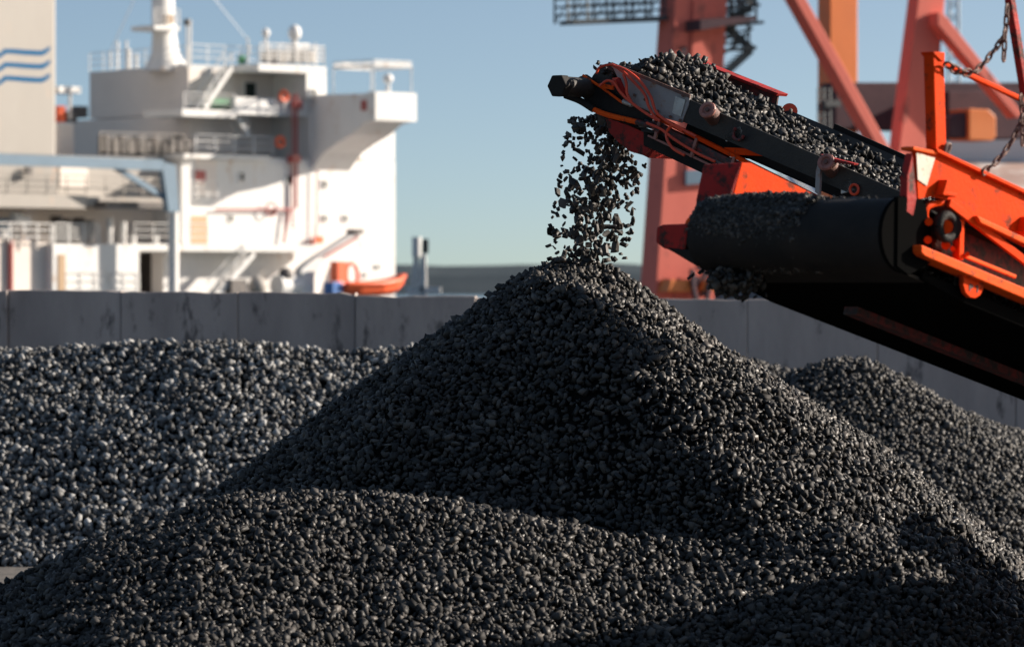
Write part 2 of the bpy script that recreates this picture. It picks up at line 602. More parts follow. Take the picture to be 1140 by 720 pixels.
pile('coal_mound', H_right, (-0.5, 9.0), (37.5, 48.0), 0.058, 0.022, 0.040, 'coal_dusty',
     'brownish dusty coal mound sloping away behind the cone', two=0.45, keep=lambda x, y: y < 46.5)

# ------------------------------------------------------------------ ground, water, hills
g = MB().add([(-400, -20, 0), (400, -20, 0), (400, 205, 0), (-400, 205, 0)], [(0, 1, 2, 3)]).build('ground', 'coal_dirt')
tag(g, kind='structure')
q = MB().box((-400, 205, -4), (800, 0, 0), (0, 0.8, 0), (0, 0, 4.12)).build('quay_edge', 'concrete')
tag(q, kind='structure')
w = MB().add([(-9000, 205.9, -2.2), (9000, 205.9, -2.2), (9000, 12000, -2.2), (-9000, 12000, -2.2)], [(0, 1, 2, 3)]).build('water', 'water')
tag(w, kind='structure')
hb = MB()
xs = np.linspace(-2500, 2500, 260)
hz = 16 + 6 * vnoise(xs, xs * 0, 260) + 3.0 * vnoise(xs, xs * 0 + 7, 60) + 1.6 * vnoise(xs, xs * 0 + 3, 17) + xs * 0.0014
prof = [(0, -3), (30, 0.55), (120, 0.85), (300, 1.0), (700, -3)]
vs, fs = [], []
for x, z in zip(xs, hz):
    for (dy, k) in prof:
        vs.append((x, 2400 + dy, k if k < 0 else z * k))
for i in range(len(xs) - 1):
    for k in range(len(prof) - 1):
        a = i * len(prof) + k
        fs.append((a, a + len(prof), a + len(prof) + 1, a + 1))
hb.add(vs, fs)
tag(hb.build('hills', 'hill_haze_blue'), kind='structure')

# ------------------------------------------------------------------ concrete wall
wall = thing('concrete_wall', (0, 54, 0), 'long dark grey precast concrete wall across the yard behind the coal heaps', 'wall')
WN = Vector((-math.sin(R(4)), -math.cos(R(4)), 0))     # faces us, turned a little left
WP = at(500, 330, 54)
WX = Vector((math.cos(R(4)), -math.sin(R(4)), 0))


def wall_top(px, py):
    return onpl(px, py, WP, WN)


seams = [-520, -390, -258, -122, 9, 135, 265, 396, 530, 660, 832, 977, 1131, 1290, 1440, 1590]
tops = [322, 322, 322, 322, 322.5, 324.5, 325, 329, 331, 332, 333, 333.5, 333, 333, 333, 333]
for i in range(len(seams) - 1):
    a, b = wall_top(seams[i] + 0.25, tops[i]), wall_top(seams[i + 1] - 0.25, tops[i] + random.uniform(0, 1.2))
    back = -WN * 0.32
    tw = WN * random.uniform(0.0, 0.03)
    a0, b0 = Vector((a.x, a.y, -0.05)), Vector((b.x, b.y, -0.05))
    edge = [b.lerp(a, f) + Vector((0, 0, random.choice([0, 0, -0.01, -0.02, -0.045]) * random.random())) for f in (0.02, 0.13, 0.27, 0.4, 0.52, 0.66, 0.8, 0.9, 0.98)]
    lean = WN * random.uniform(-0.03, 0.05)
    MB().prism([a0 + tw, b0 + tw] + [q_ + tw + lean for q_ in [b] + edge + [a]], back).build('wall_panel', 'concrete', wall, bevel=0.015)

# ------------------------------------------------------------------ falling stream: individual lumps
lump_meshes = []
for i in range(12):
    v, f = LUMPS[i]
    me = bpy.data.meshes.new('falling_coal_lump')
    me.from_pydata([tuple(q) for q in v], [], [tuple(int(k) for k in t) for t in f])
    me.materials.append(MATS['coal'])
    lump_meshes.append(me)
def stream_point(t):
    py = 130 + t * 172
    x0 = np.interp(py, [130, 160, 200, 245, 300], [642, 634, 628, 619, 612])
    x1 = np.interp(py, [130, 150, 165, 200, 245, 300], [690, 712, 722, 706, 700, 690])
    u = 0.5 + max(-0.56, min(0.56, random.gauss(0, 0.27)))
    return at(x0 + (x1 - x0) * u, py, 28.5 + random.uniform(-0.34, 0.34))


for i in range(300):
    p = stream_point(random.random() ** 1.25)
    o = bpy.data.objects.new('falling_coal_lump', lump_meshes[i % 12])
    o.location = p
    o.rotation_euler = [random.uniform(0, 6.28) for _ in range(3)]
    s = random.choice([0.018, 0.022, 0.026, 0.028, 0.031, 0.035])
    o.scale = (s * random.uniform(0.8, 1.3), s * random.uniform(0.8, 1.2), s)
    tag(o, 'small black coal lump falling in the stream from the belt end onto the cone', 'coal lump', 'coal lumps falling from the conveyor')
    col.objects.link(o)
pp = np.array([tuple(stream_point(random.random() ** 1.3)) for _ in range(480)])
V, Fc = lumps_mesh(pp, rng.uniform(0.012, 0.023, len(pp)))
o = tri_object('falling_coal_crumbs', V, Fc, 'coal', tuple(at(660, 290, 28.5)))
tag(o, 'finer crumbs of coal falling among the lumps', 'coal crumbs', 'coal lumps falling from the conveyor', 'stuff')

# ------------------------------------------------------------------ conveyor 1: the stacking conveyor whose end drops the coal
PSI = R(38)
C1 = Vector((math.sin(PSI), math.cos(PSI), 0))          # across the belt, away from us
P1 = at(655, 100, 28.15)                                 # near side at the belt end
N1 = -C1
_a, _b = onpl(765, 112, P1, N1), onpl(1005, 217, P1, N1)
D1 = (_b - _a).normalized()                              # down the belt
U1 = C1.cross(D1).normalized()
if U1.z < 0: U1 = -U1
W1 = 1.08
print('conv1 D', D1, 'U', U1, 'slope', math.degrees(math.asin(-D1.z)))


def n1(px, py, c=0.0):
    """point on conveyor 1's near side plane (pushed c across) seen at a photo position"""
    return onpl(px, py, P1 + C1 * c, N1)


E1 = _a                                                  # a reference point on the belt's near lip
T0 = (n1(655, 100) - E1).dot(D1)                         # belt end


def L1(t, c, u):
    return E1 + D1 * t + C1 * c + U1 * u


conv1 = thing('stacking_conveyor', (E1.x + 1.5, E1.y - 0.5, 0), 'narrow loaded conveyor with grey skirt plate and red hoses dropping coal onto the cone', 'conveyor')
TL = 2.05                                                 # tail
# belt: troughed profile, with thickness
prof = [(-0.02, 0.0), (0.10, -0.09), (0.26, -0.19), (0.54, -0.22), (0.82, -0.19), (0.98, -0.09), (W1 + 0.02, 0.02)]


def sweep(profile, t0, t1, n, LF, thick):
    vs, fs = [], []
    k = len(profile)
    for i in range(n + 1):
        t = t0 + (t1 - t0) * i / n
        for (c, u) in profile: vs.append(LF(t, c, u))
        for (c, u) in reversed(profile): vs.append(LF(t, c, u - thick))
    m = 2 * k
    for i in range(n):
        for j in range(m):
            a, b = i * m + j, i * m + (j + 1) % m
            fs.append((a, a + m, b + m, b))
    fs.append(tuple(range(m - 1, -1, -1)))
    fs.append(tuple(range(n * m, n * m + m)))
    return vs, fs


b = MB().add(*sweep(prof, T0 + 0.12, TL, 24, L1, 0.018))
# side lips, the dark band seen under the coal
b.prism([L1(0.0, -0.03, 0.02), L1(TL, -0.03, 0.02), L1(TL, -0.03, -0.13), L1(0.0, -0.03, -0.15)], C1 * 0.012)
b.build('belt', 'belt_dust', conv1)
MB().prism([L1(0.55, W1 + 0.03, 0.06), L1(TL, W1 + 0.03, 0.04), L1(TL, W1 + 0.03, -0.08), L1(0.55, W1 + 0.03, -0.08)], C1 * 0.015).build('far_edge_strip', 'rubber', conv1)
# return belt
MB().box(L1(T0 + 0.1, 0.08, -0.38), D1 * (TL - T0 - 0.1), C1 * 0.2, U1 * 0.016).build('return_belt', 'rubber', conv1)
# head pulley with belt wrap
hp = MB().tube([L1(T0 + 0.13, 0.04, -0.17), L1(T0 + 0.13, W1 - 0.04, -0.17)], 0.165, 28).build('head_pulley', 'belt_dust', conv1, smooth=True)
# hydraulic motor sticking out on the near side
mo = MB().tube([n1(655, 98), n1(655, 98) - C1 * 0.30], 0.072, 20).build('drive_motor', 'belt_dust', conv1, smooth=True)
MB().tube([n1(655, 98) - C1 * 0.30, n1(655, 98) - C1 * 0.385], 0.088, 6).build('motor_cap', 'rubber', mo, bevel=0.008)
# head skirt: dark rubber sheet
MB().prism([n1(644, 86, -.01), n1(652, 83, -.01), n1(694, 112, -.01), n1(726, 131, -.01), n1(722, 140, -.01), n1(690, 132, -.01), n1(661, 121, -.01), n1(648, 108, -.01)], C1 * 0.02).build('rubber_skirt', 'rubber', conv1)
MB().tube([n1(649, 84, -.035), n1(672, 99, -.035), n1(693, 114.5, -.035)], 0.010, 6).build('skirt_clamp', 'orange_bright', conv1)
# grey skirt plate
sp = MB().prism([n1(680, 71, -.04), n1(692, 75, -.04), n1(730, 91, -.04), n1(768, 107.5, -.04), n1(766, 118, -.04), n1(759, 137, -.04), n1(744, 133, -.04), n1(722, 124, -.04), n1(703, 115, -.04), n1(694, 105, -.04), n1(690, 92, -.04)], C1 * 0.016).build('skirt_plate', 'skirt_grey', conv1, bevel=0.004)
MB().prism([n1(681, 69.5, -.052), n1(768, 105.5, -.052), n1(768, 109.5, -.052), n1(681, 73, -.052)], C1 * 0.01).build('worn_rim', 'rust_steel', sp)
MB().prism([n1(752, 107, -.048), n1(763, 111.5, -.048), n1(758, 130, -.048), n1(748, 126, -.048)], C1 * 0.007).build('label_plate', 'bare_steel', sp)
bb = MB()
for (x, y) in ((706, 106), (718, 111), (760, 106.5), (757, 134), (732, 124), (746, 130)):
    bb.tube([n1(x, y, -.042), n1(x, y, -.06)], 0.012, 6)
bb.build('bolt', 'rust_steel', sp)
# red clamp and tensioner at the head
MB().prism([n1(681, 87, -.05), n1(688, 86, -.05), n1(689, 92, -.05), n1(683, 97, -.05), n1(680, 94, -.05)], C1 * 0.06).build('clamp_block', 'hose_red', conv1, bevel=0.006)
MB().bar(n1(688, 88, -.05), n1(697, 108, -.05), 0.02, 0.03).build('clamp_arm', 'red_paint_and_shade', conv1)
MB().bar(n1(668, 95, -.05), n1(683, 98, -.05), 0.02, 0.03).build('scraper_arm', 'orange_bright', conv1)
MB().tube([n1(694, 113, -.05), n1(704, 117, -.05)], 0.02, 10).build('scraper_spring', 'bare_steel', conv1, smooth=True)
# main tube of the near frame
tube_pts = [n1(629, 106, -.10), n1(645, 112, -.07), n1(661, 122, -.05), n1(676, 128, -.05), n1(709, 136, -.05), n1(728, 141, -.05)]
MB().tube(arc_pts(tube_pts[:3]), 0.026, 8).build('bent_tube', 'rubber', conv1, smooth=True)
MB().tube(arc_pts(tube_pts[2:5]), 0.020, 8).build('guard_tube', 'orange_bright', conv1, smooth=True)
MB().tube(arc_pts(tube_pts[4:]) + [n1(735, 147, -.05)], 0.022, 8).build('guard_tube', 'dirty_red', conv1, smooth=True)
MB().bar(n1(730, 130, -.03), n1(912, 221, -.03), 0.04, 0.03, up=U1).build('top_chord', 'orange_paint', conv1, bevel=0.005)
MB().bar(n1(727, 138, -.01), n1(905, 225.5, -.01), 0.05, 0.055, up=U1).build('inner_chord', 'dirty_red', conv1, bevel=0.005)
MB().prism([n1(716, 146, 0.02), n1(905, 235, 0.02), n1(905, 251, 0.02), n1(716, 162, 0.02)], C1 * 0.12).build('bottom_beam', 'rubber', conv1, bevel=0.006)
MB().bar(n1(722, 151, -.03), n1(800, 188, -.03), 0.02, 0.014, up=U1).build('cable_tray_rail', 'roller_pink', conv1)
for (xa, ya, xb, yb) in ((735, 134, 729, 155), (776, 154, 769.5, 175), (818, 175, 811, 196), (860, 196, 853, 217)):
    MB().bar(n1(xa, ya, -.045), n1(xb, yb, -.045), 0.022, 0.022).build('tray_post', 'roller_pink', conv1)
for (p, m, r) in (([(712, 140), (738, 143), (765, 160), (800, 180), (830, 196)], 'cable_grey', .014), ([(715, 145), (740, 150), (770, 166), (805, 186)], 'cable_black', .013),
                  ([(736, 137), (752, 152), (775, 168), (800, 181)], 'cable_grey', .009), ([(718, 134), (745, 146), (780, 164), (815, 180)], 'cable_black', .012)):
    MB().tube(arc_pts([n1(x, y, -.02) for x, y in p]), r, 6).build('cable', m, conv1, smooth=True)
# red hydraulic hoses
for p in ([(664, 82), (667, 76), (676, 72.5), (684, 73.5), (697, 83), (710, 96), (718, 106), (722, 118), (728, 129), (735, 135)],
          [(775, 152), (765, 147), (752, 140), (744, 144), (742, 153), (749, 165), (762, 173)],
          [(694, 83), (697, 92), (698, 104), (703, 114)],
          [(668, 96), (676, 90), (684, 93), (690, 102), (700, 112), (716, 124), (732, 134)],
          [(720, 137), (736, 144), (752, 156), (775, 170), (796, 180)],
          [(686, 74), (698, 79), (712, 90), (724, 107), (730, 124), (741, 134), (760, 146)]):
    MB().tube(arc_pts([n1(x, y, -.09) for x, y in p]), 0.0105, 6).build('hydraulic_hose', 'hose_red', conv1, smooth=True)
# red chute plate under the head
MB().prism([n1(674, 131, .03), n1(700, 140, .03), n1(724, 151, .03), n1(722, 168, .03), n1(716, 173, .03), n1(702, 169, .03), n1(688, 158, .03), n1(678, 147, .03)], C1 * 0.03).build('chute_plate', 'red_paint_and_shade', conv1)
MB().prism([n1(700, 150, .30), n1(735, 158, .30), n1(722, 176, .30), n1(706, 168, .30)], C1 * 0.3).build('scraper_blade', 'red_paint_and_shade', conv1)


def idler(px, py, back, bracket):
    p = n1(px, py, -.12)
    ax = (C1 * 0.86 - U1 * 0.42).normalized()
    if back is None: back = 0.42
    r = MB().tube([p, p + ax * back], 0.060, 18).build('idler_roller', 'rust_steel', conv1, smooth=True)
    MB().ring(p - ax * 0.005, ax, 0.048, 0.017, 20, 8).build('roller_rim', 'roller_pink', r, smooth=True)
    MB().tube([p + ax * 0.01, p - ax * 0.006], 0.034, 14).build('roller_hub', 'roller_pink', r, smooth=True)
    MB().tube([p, p - ax * 0.02], 0.016, 10).build('roller_axle', 'rust_steel', r, smooth=True)


idler(788, 123, 0.42, None)
idler(920, 181, 0.42, None)
# idler brackets and cross members
br = MB()
br.prism([n1(806, 152, -.03), n1(818, 143, -.03), n1(824, 140, -.03), n1(827, 146, -.03), n1(822, 156, -.03), n1(808, 158, -.03)], C1 * 0.02)
br.build('idler_bracket', 'bare_steel', conv1, bevel=0.004)
MB().ring(n1(822, 149, -.05), C1, 0.045, 0.012, 16, 6, a0=0.3, a1=4.2).build('bracket_hook', 'dirty_red', conv1, smooth=True)
br = MB().prism([n1(913, 173, -.1), n1(917, 173, -.1), n1(913, 190, -.1), n1(912, 217, -.1), n1(907, 214, -.1), n1(908, 190, -.1)], C1 * 0.03)
br.build('idler_bracket', 'skirt_grey', conv1, bevel=0.004)
MB().prism([n1(912, 171.5, -.11), n1(930, 177, -.11), n1(951, 182, -.11), n1(950, 184, -.11), n1(928, 181, -.11), n1(914, 176, -.11)], C1 * 0.06).build('bracket_cap', 'red_paint_and_shade', conv1, bevel=0.003)
MB().prism([n1(936, 202, -.03), n1(946, 198, -.03), n1(952, 212, -.03), n1(936, 216, -.03)], C1 * 0.02).build('idler_bracket', 'bare_steel', conv1, bevel=0.003)
MB().ring(n1(951, 211, -.05), C1, 0.035, 0.01, 16, 6).build('bracket_hook', 'hose_red', conv1, smooth=True)
MB().prism([n1(806, 164, -.02), n1(848, 166, -.02), n1(862, 160, -.02), n1(879, 169, -.02), n1(872, 175, -.02), n1(806, 172, -.02)], C1 * 0.08).build('cross_member', 'orange_paint', conv1, bevel=0.004)
# dark inner side web below the belt
MB().prism([L1(0.02, 0.06, -0.10), L1(TL, 0.06, -0.10), L1(TL, 0.06, -0.22), L1(0.62, 0.06, -0.22), L1(0.30, 0.06, -0.30), L1(0.02, 0.06, -0.27)], C1 * 0.35).build('side_web', 'rubber', conv1)
# far skirt with its turned lip
fl = MB().prism([n1(762, 66, W1 + 0.06), n1(866, 106, W1 + 0.06), n1(864, 118, W1 + 0.06), n1(762, 78, W1 + 0.06)], C1 * 0.02)
fl.build('far_skirt', 'dirty_red', conv1, bevel=0.003)
MB().prism([n1(764, 63.5, W1 + 0.02), n1(866, 104, W1 + 0.02), n1(864, 107, W1 + 0.02), n1(764, 67, W1 + 0.02)], C1 * 0.14).build('far_lip', 'red_paint_and_shade', conv1, bevel=0.003)
MB().tube([n1(879, 124, W1 + .02), n1(879, 124, W1 + .22)], 0.06, 16).build('far_idler', 'hose_red', conv1, smooth=True)
# coal riding on conveyor 1
def load_h(t, c):
    x = c / W1
    trough = np.interp(c, [p[0] for p in prof], [p[1] for p in prof])
    body = np.interp(t, [T0, T0 + 0.10, T0 + 0.28, -0.55, -0.3, -0.05, 0.25, 0.6, 3, 5], [0.02, 0.10, 0.24, 0.26, 0.18, 0.10, 0.04, 0.02, 0.015, 0.015])
    return trough * 0.35 + body * np.clip(1 - (2 * x - 1) ** 2, 0, 1) ** 0.8 - 0.02


pts, szs = [], []
for layer in range(3):
    tt = np.arange(T0 + 0.0, TL, 0.05)
    cc = np.arange(0.03, W1 - 0.02, 0.05)
    T, Cc = np.meshgrid(tt, cc, indexing='ij')
    T = T.ravel() + rng.uniform(-.025, .025, T.size)
    Cc = Cc.ravel() + rng.uniform(-.025, .025, Cc.size)
    if layer == 2:
        s = rng.random(T.size) < 0.35
        T, Cc = T[s], Cc[s]
    u = load_h(T, Cc) + vnoise(T, Cc, 0.25) * 0.025 + (layer - 1) * 0.032 + rng.uniform(-.015, .015, T.size)
    pw = np.array(E1)[None] + T[:, None] * np.array(D1) + Cc[:, None] * np.array(C1) + u[:, None] * np.array(U1)
    pts.append(pw)
    szs.append(0.0145 + 0.017 * rng.random(len(T)) ** 1.5)
V, Fc = lumps_mesh(np.concatenate(pts), np.concatenate(szs))
o = tri_object('coal_load', V, Fc, 'coal', tuple(E1))
tag(o, 'ridge of coal lumps riding up the narrow conveyor behind the grey plate', 'coal load', None, 'stuff')

# ------------------------------------------------------------------ conveyor 2: wide orange conveyor in front
BET = R(45)
A2 = Vector((math.cos(BET), -math.sin(BET), 0))          # along the pulley, towards us and right
R2 = at(1012, 257, 20.5)                                 # near end of the head pulley
_a, _b = onpl(1026, 279, R2, A2), onpl(1140, 326, R2, A2)
D2 = (_b - _a).normalized()
U2 = A2.cross(D2).normalized()
if U2.z < 0: U2 = -U2
# pulley length from the photo position of its far end
best = min((abs(570 + F * (R2 - A2 * l).x / (R2 - A2 * l).y - 792), l) for l in [0.8 + 0.01 * i for i in range(160)])
LEN2 = best[1]
print('conv2 D', D2, 'U', U2, 'len', LEN2, 'slope', math.degrees(math.asin(-D2.z)))


def n2(px, py, a=0.0):
    return onpl(px, py, R2 + A2 * a, A2)


def L2(t, a, u):
    return R2 + D2 * t + A2 * a + U2 * u


conv2 = thing('wide_conveyor', (R2.x + 0.5, R2.y + 1, 0), 'wide orange conveyor with black drum, chained railing and coal on top', 'conveyor')
PR = 0.195
dr = MB().tube([L2(0, -LEN2, -0.02), L2(0, -0.04, -0.02)], PR, 40).build('head_drum', 'rubber', conv2, smooth=True)
TL2 = 5.2
MB().box(L2(0, -LEN2 + .02, PR - 0.034), D2 * TL2, A2 * (LEN2 - .08), U2 * 0.016).build('belt', 'rubber', conv2)
MB().box(L2(0, -LEN2 + .02, -PR - 0.02), D2 * TL2, A2 * (LEN2 - .08), U2 * 0.016).build('return_belt', 'rubber', conv2)
MB().tube([L2(0, -0.039, -0.02), L2(0, -0.012, -0.02)], PR + 0.012, 40).build('drum_shade_disc', 'shade_black', conv2, smooth=True)  # black disc added over the drum end in place of shade
# underside pan and side members
MB().prism([L2(0.22, -LEN2 - .02, -0.17), L2(TL2, -LEN2 - .02, -0.17), L2(TL2, -LEN2 - .02, -0.27), L2(0.60, -LEN2 - .02, -0.245), L2(0.22, -LEN2 - .02, -0.21)], A2 * (LEN2 - 0.02)).build('bottom_pan', 'shade_black', conv2, bevel=0.008)
MB().bar(L2(0.7, -LEN2 + 0.5, -0.265), L2(TL2, -LEN2 + 0.5, -0.295), 0.10, 0.05, up=U2).build('pan_rib', 'dirty_red', conv2, bevel=0.004)
MB().prism([L2(-0.06, -LEN2 + 0.06, -0.20), L2(0.2, -LEN2 + 0.06, -0.215), L2(0.18, -LEN2 + 0.06, -0.28), L2(0.02, -LEN2 + 0.06, -0.28)], A2 * 0.25).build('belt_scraper', 'shade_black', conv2, bevel=0.03)
MB().prism([n2(1000, 219, .0), n2(1030, 222, .0), n2(1040, 290, .0), n2(1012, 306, .0), n2(999, 296, .0)], -A2 * 0.03).build('drum_shade_sheet', 'shade_black', conv2)  # black sheet added to paint the shade beside the drum

# left (far) skirt: thick post and orange plate, coal dust at its foot
FA = -LEN2 + 0.02


def f2(px, py, a=0.0):
    return onpl(px, py, R2 + A2 * (FA + a), A2)


MB().prism([f2(826, 181), f2(836, 181.5), f2(912, 219), f2(985, 255), f2(985, 292), f2(800, 286), f2(812, 235)], -A2 * 0.03).build('far_side_plate', 'orange_paint', conv2, bevel=0.004)
# post that turns towards us at the end: its left-facing side, shade put into the red
pst = MB()
_p = [f2(826, 181), f2(813, 222), f2(803, 250), f2(796, 276)]
_off = -D2 * 0.0 - Vector((0.235, 0.10, 0))
_w = [0.215, 0.19, 0.14, 0.09]
q0 = [p + Vector((-w_, 0.05, 0.0)) for p, w_ in zip(_p, _w)]
q0[0] = q0[0] + Vector((0, 0, -0.01))
pst.prism([_p[0], _p[1], _p[2], _p[3], q0[3], q0[2], q0[1], q0[0]], Vector((0.02, 0.06, 0.0)))
pst.build('end_plate', 'red_paint_and_shade', conv2, bevel=0.006)
MB().prism([f2(818, 222, .004), f2(832, 219, .004), f2(850, 228, .004), f2(852, 240, .004), f2(812, 250, .004)], A2 * 0.006).build('dust_patch', 'sticker', conv2)
# bearing block at the far end
p0 = L2(0, -LEN2, -0.02)
bk = MB().prism([onpl(731, 253, p0, N1), onpl(738, 250, p0, N1), onpl(766, 249, p0, N1), onpl(763, 278, p0, N1), onpl(740, 277, p0, N1), onpl(730, 270, p0, N1)], Vector((0.05, 0.22, 0))).build('tension_box', 'red_paint_and_shade', conv2, bevel=0.01)
MB().prism([onpl(768, 252, p0, N1), onpl(780, 248, p0, N1), onpl(796, 251, p0, N1), onpl(793, 280, p0, N1), onpl(770, 281, p0, N1)], Vector((0.05, 0.22, 0))).build('bearing_block', 'red_paint_and_shade', conv2, bevel=0.012)
MB().tube([onpl(760, 268, p0, N1) + Vector((0, .08, 0)), onpl(792, 268, p0, N1) + Vector((0, .08, 0))], 0.06, 14).build('shaft', 'rubber', conv2, smooth=True)
MB().tube(arc_pts([onpl(x, y, p0, N1) + Vector((0.02, 0.1, 0)) for x, y in ((763, 258), (764, 248), (770, 243), (778, 243), (783, 248), (783, 254))]), 0.022, 10).build('lifting_eye', 'orange_bright', conv2, smooth=True)
MB().prism([onpl(733, 272, p0, N1), onpl(800, 284, p0, N1), onpl(800, 306, p0, N1), onpl(775, 296, p0, N1), onpl(750, 281, p0, N1)], Vector((0.05, 0.25, 0))).build('lower_guard', 'rubber', conv2, bevel=0.01)

# near side frame (faces the sun)
S = 0.03
MB().prism([n2(1019, 164), n2(1044, 168), n2(1092, 191), n2(1140, 214), n2(1300, 290), n2(1300, 345), n2(1140, 271), n2(1091, 246), n2(1060, 224), n2(1038, 219), n2(1022, 222)], -A2 * 0.03).build('side_plate', 'orange_paint', conv2, bevel=0.005)
MB().prism([n2(1042, 164.5, S), n2(1300, 284, S), n2(1300, 290, S), n2(1044, 169.5, S)], -A2 * 0.09).build('top_flange', 'orange_paint', conv2, bevel=0.004)
MB().prism([n2(1017, 163, .02), n2(1044, 168.5, .02), n2(1044, 172.5, .02), n2(1017, 167, .02)], -A2 * 0.09).build('end_flange', 'orange_bright', conv2, bevel=0.004)
MB().prism([n2(1088, 240, .05), n2(1140, 264, .05), n2(1300, 338, .05), n2(1300, 346, .05), n2(1140, 271, .05), n2(1092, 248, .05)], -A2 * 0.06).build('lower_flange', 'orange_bright', conv2, bevel=0.005)
MB().prism([n2(1016, 170), n2(1021, 222), n2(1017, 242), n2(1009, 236), n2(1010, 196)], -A2 * 0.05).build('folded_edge', 'red_paint_and_shade', conv2, bevel=0.006)
MB().prism([n2(1020.5, 170, .006), n2(1041, 176, .006), n2(1032, 207, .006), n2(1022, 200, .006)], -A2 * 0.004).build('worn_sticker', 'sticker', conv2)
for (x, y) in ((1040, 200), (1131, 241)):
    bq = MB()
    bq.prism([n2(x, y + 17, .0), n2(x + 5, y, .0), n2(x + 8, y + 2, .0), n2(x + 4, y + 18, .0)], A2 * 0.06)
    bq.prism([n2(x + 4, y + 13, .0), n2(x + 18, y + 16, .0), n2(x + 17, y + 20, .0), n2(x + 4, y + 17, .0)], A2 * 0.05)
    bq.tube([n2(x + 12, y + 11, 0), n2(x + 12, y + 11, .03)], 0.017, 8)
    bq.build('mounting_bracket', 'orange_paint', conv2, bevel=0.004)
# recessed dark inner web
MB().prism([n2(1022, 222, -.14), n2(1060, 224, -.14), n2(1300, 345, -.14), n2(1300, 400, -.14), n2(1030, 284, -.14)], -A2 * 0.02).build('inner_web', 'dirty_red', conv2)
# bearing
be = MB().ring(n2(1053.5, 252.5, .05), A2, 0.062, 0.026, 28, 10).build('drum_bearing', 'rubber', conv2, smooth=True)
MB().tube([n2(1053.5, 252.5, -.1), n2(1053.5, 252.5, .03)], 0.085, 24).build('bearing_housing', 'rubber', be, smooth=True)
MB().tube([n2(1053.5, 252.5, .03), n2(1053.5, 252.5, .08)], 0.037, 16).build('bearing_hub', 'orange_paint', be, smooth=True)
hk = MB()
hk.tube(arc_pts([n2(x, y, -.02) for x, y in ((1033, 249), (1030, 240), (1032, 231), (1040, 227), (1050, 226))]), 0.018, 8)
hk.build('take_up_hook', 'orange_paint', conv2, smooth=True)
bo = MB()
for (x, y, r) in ((1034, 247, .022), (1033, 267, .022), (1053, 273, .026), (1061, 277, .016), (1077, 283, .013)):
    bo.tube([n2(x, y, -.10), n2(x, y, .02)], r, 8)
bo.build('adjusting_bolt', 'orange_paint', conv2, smooth=True)
MB().prism([n2(1014, 258, -.2), n2(1018, 257, -.2), n2(1022, 275, -.2), n2(1011, 275, -.2)], -A2 * 0.03).build('guard_tab', 'hose_red', conv2, bevel=0.003)
MB().prism([n2(1069, 243), n2(1074, 245), n2(1073, 290), n2(1068, 288)], -A2 * 0.05).build('web_post', 'orange_paint', conv2, bevel=0.004)
MB().bar(n2(1056, 225.5, .01), n2(1300, 412, .01), 0.045, 0.022, up=A2).build('brace_bar', 'orange_paint', conv2, bevel=0.004)
MB().bar(n2(1074, 285, .0), n2(1130, 308, .0), 0.02, 0.02, up=A2).build('belt_guard_rod', 'orange_bright', conv2, bevel=0.003)
MB().prism([n2(1026, 272.5, .06), n2(1140, 320, .06), n2(1300, 386, .06), n2(1300, 398, .06), n2(1140, 332, .06), n2(1030, 285, .06), n2(1026, 281, .06)], -A2 * 0.12).build('lower_beam', 'orange_bright', conv2, bevel=0.006)
tb = MB().prism([n2(1072, 303, .02), n2(1096, 312, .02), n2(1094.5, 323, .02), n2(1091, 329, .02), n2(1086, 332, .02), n2(1080, 331, .02), n2(1075, 326, .02), n2(1072.5, 317, .02)], -A2 * 0.03).build('lifting_tab', 'orange_paint', conv2, bevel=0.004)
# marks stamped on the tab: "P1"
ink = MB()


def stroke(pts, w=0.009):
    for i in range(len(pts) - 1):
        ink.bar(n2(*pts[i], .0215), n2(*pts[i + 1], .0215), w, 0.003, up=A2)


stroke([(1079.5, 324), (1079.8, 316)]); stroke([(1079.8, 316.4), (1082.6, 317.4), (1082.6, 320.2), (1079.7, 319.6)], .008)
stroke([(1088, 325.5), (1088.3, 317.5)]); stroke([(1088.3, 317.8), (1086.3, 319.2)], .007)
ink.build('stamped_mark', 'ink', tb)
# railing post, bar, slanted post
pz = MB().prism([n2(1039, 59), n2(1051, 59), n2(1054, 169), n2(1042, 168)], -A2 * 0.07).build('railing_post', 'orange_paint', conv2, bevel=0.006)
MB().prism([n2(1039, 57.5, .01), n2(1052, 58.5, .01), n2(1052, 68, .01), n2(1048, 68, .01), n2(1040, 60, .01)], -A2 * 0.09).build('post_cap', 'orange_paint', pz, bevel=0.004)
MB().tube(arc_pts([n2(x, y, .02) for x, y in ((1055, 172), (1058, 162), (1054, 161), (1052, 170))]), 0.010, 6).build('post_shackle', 'rust_steel', pz, smooth=True)
MB().bar(n2(1051, 71, -.03), n2(1142, 113, -.03), 0.03, 0.03, up=A2).build('railing_bar', 'orange_paint', conv2, bevel=0.008)
MB().bar(n2(1124, -2, -.03), n2(1152, 170, -.03), 0.045, 0.045, up=A2).build('slanted_post', 'red_paint_and_shade', conv2, bevel=0.006)
MB().bar(n2(1124, -2, -.03), n2(1100, -170, -.03), 0.045, 0.045, up=A2).build('slanted_post', 'red_paint_and_shade', conv2, bevel=0.006)


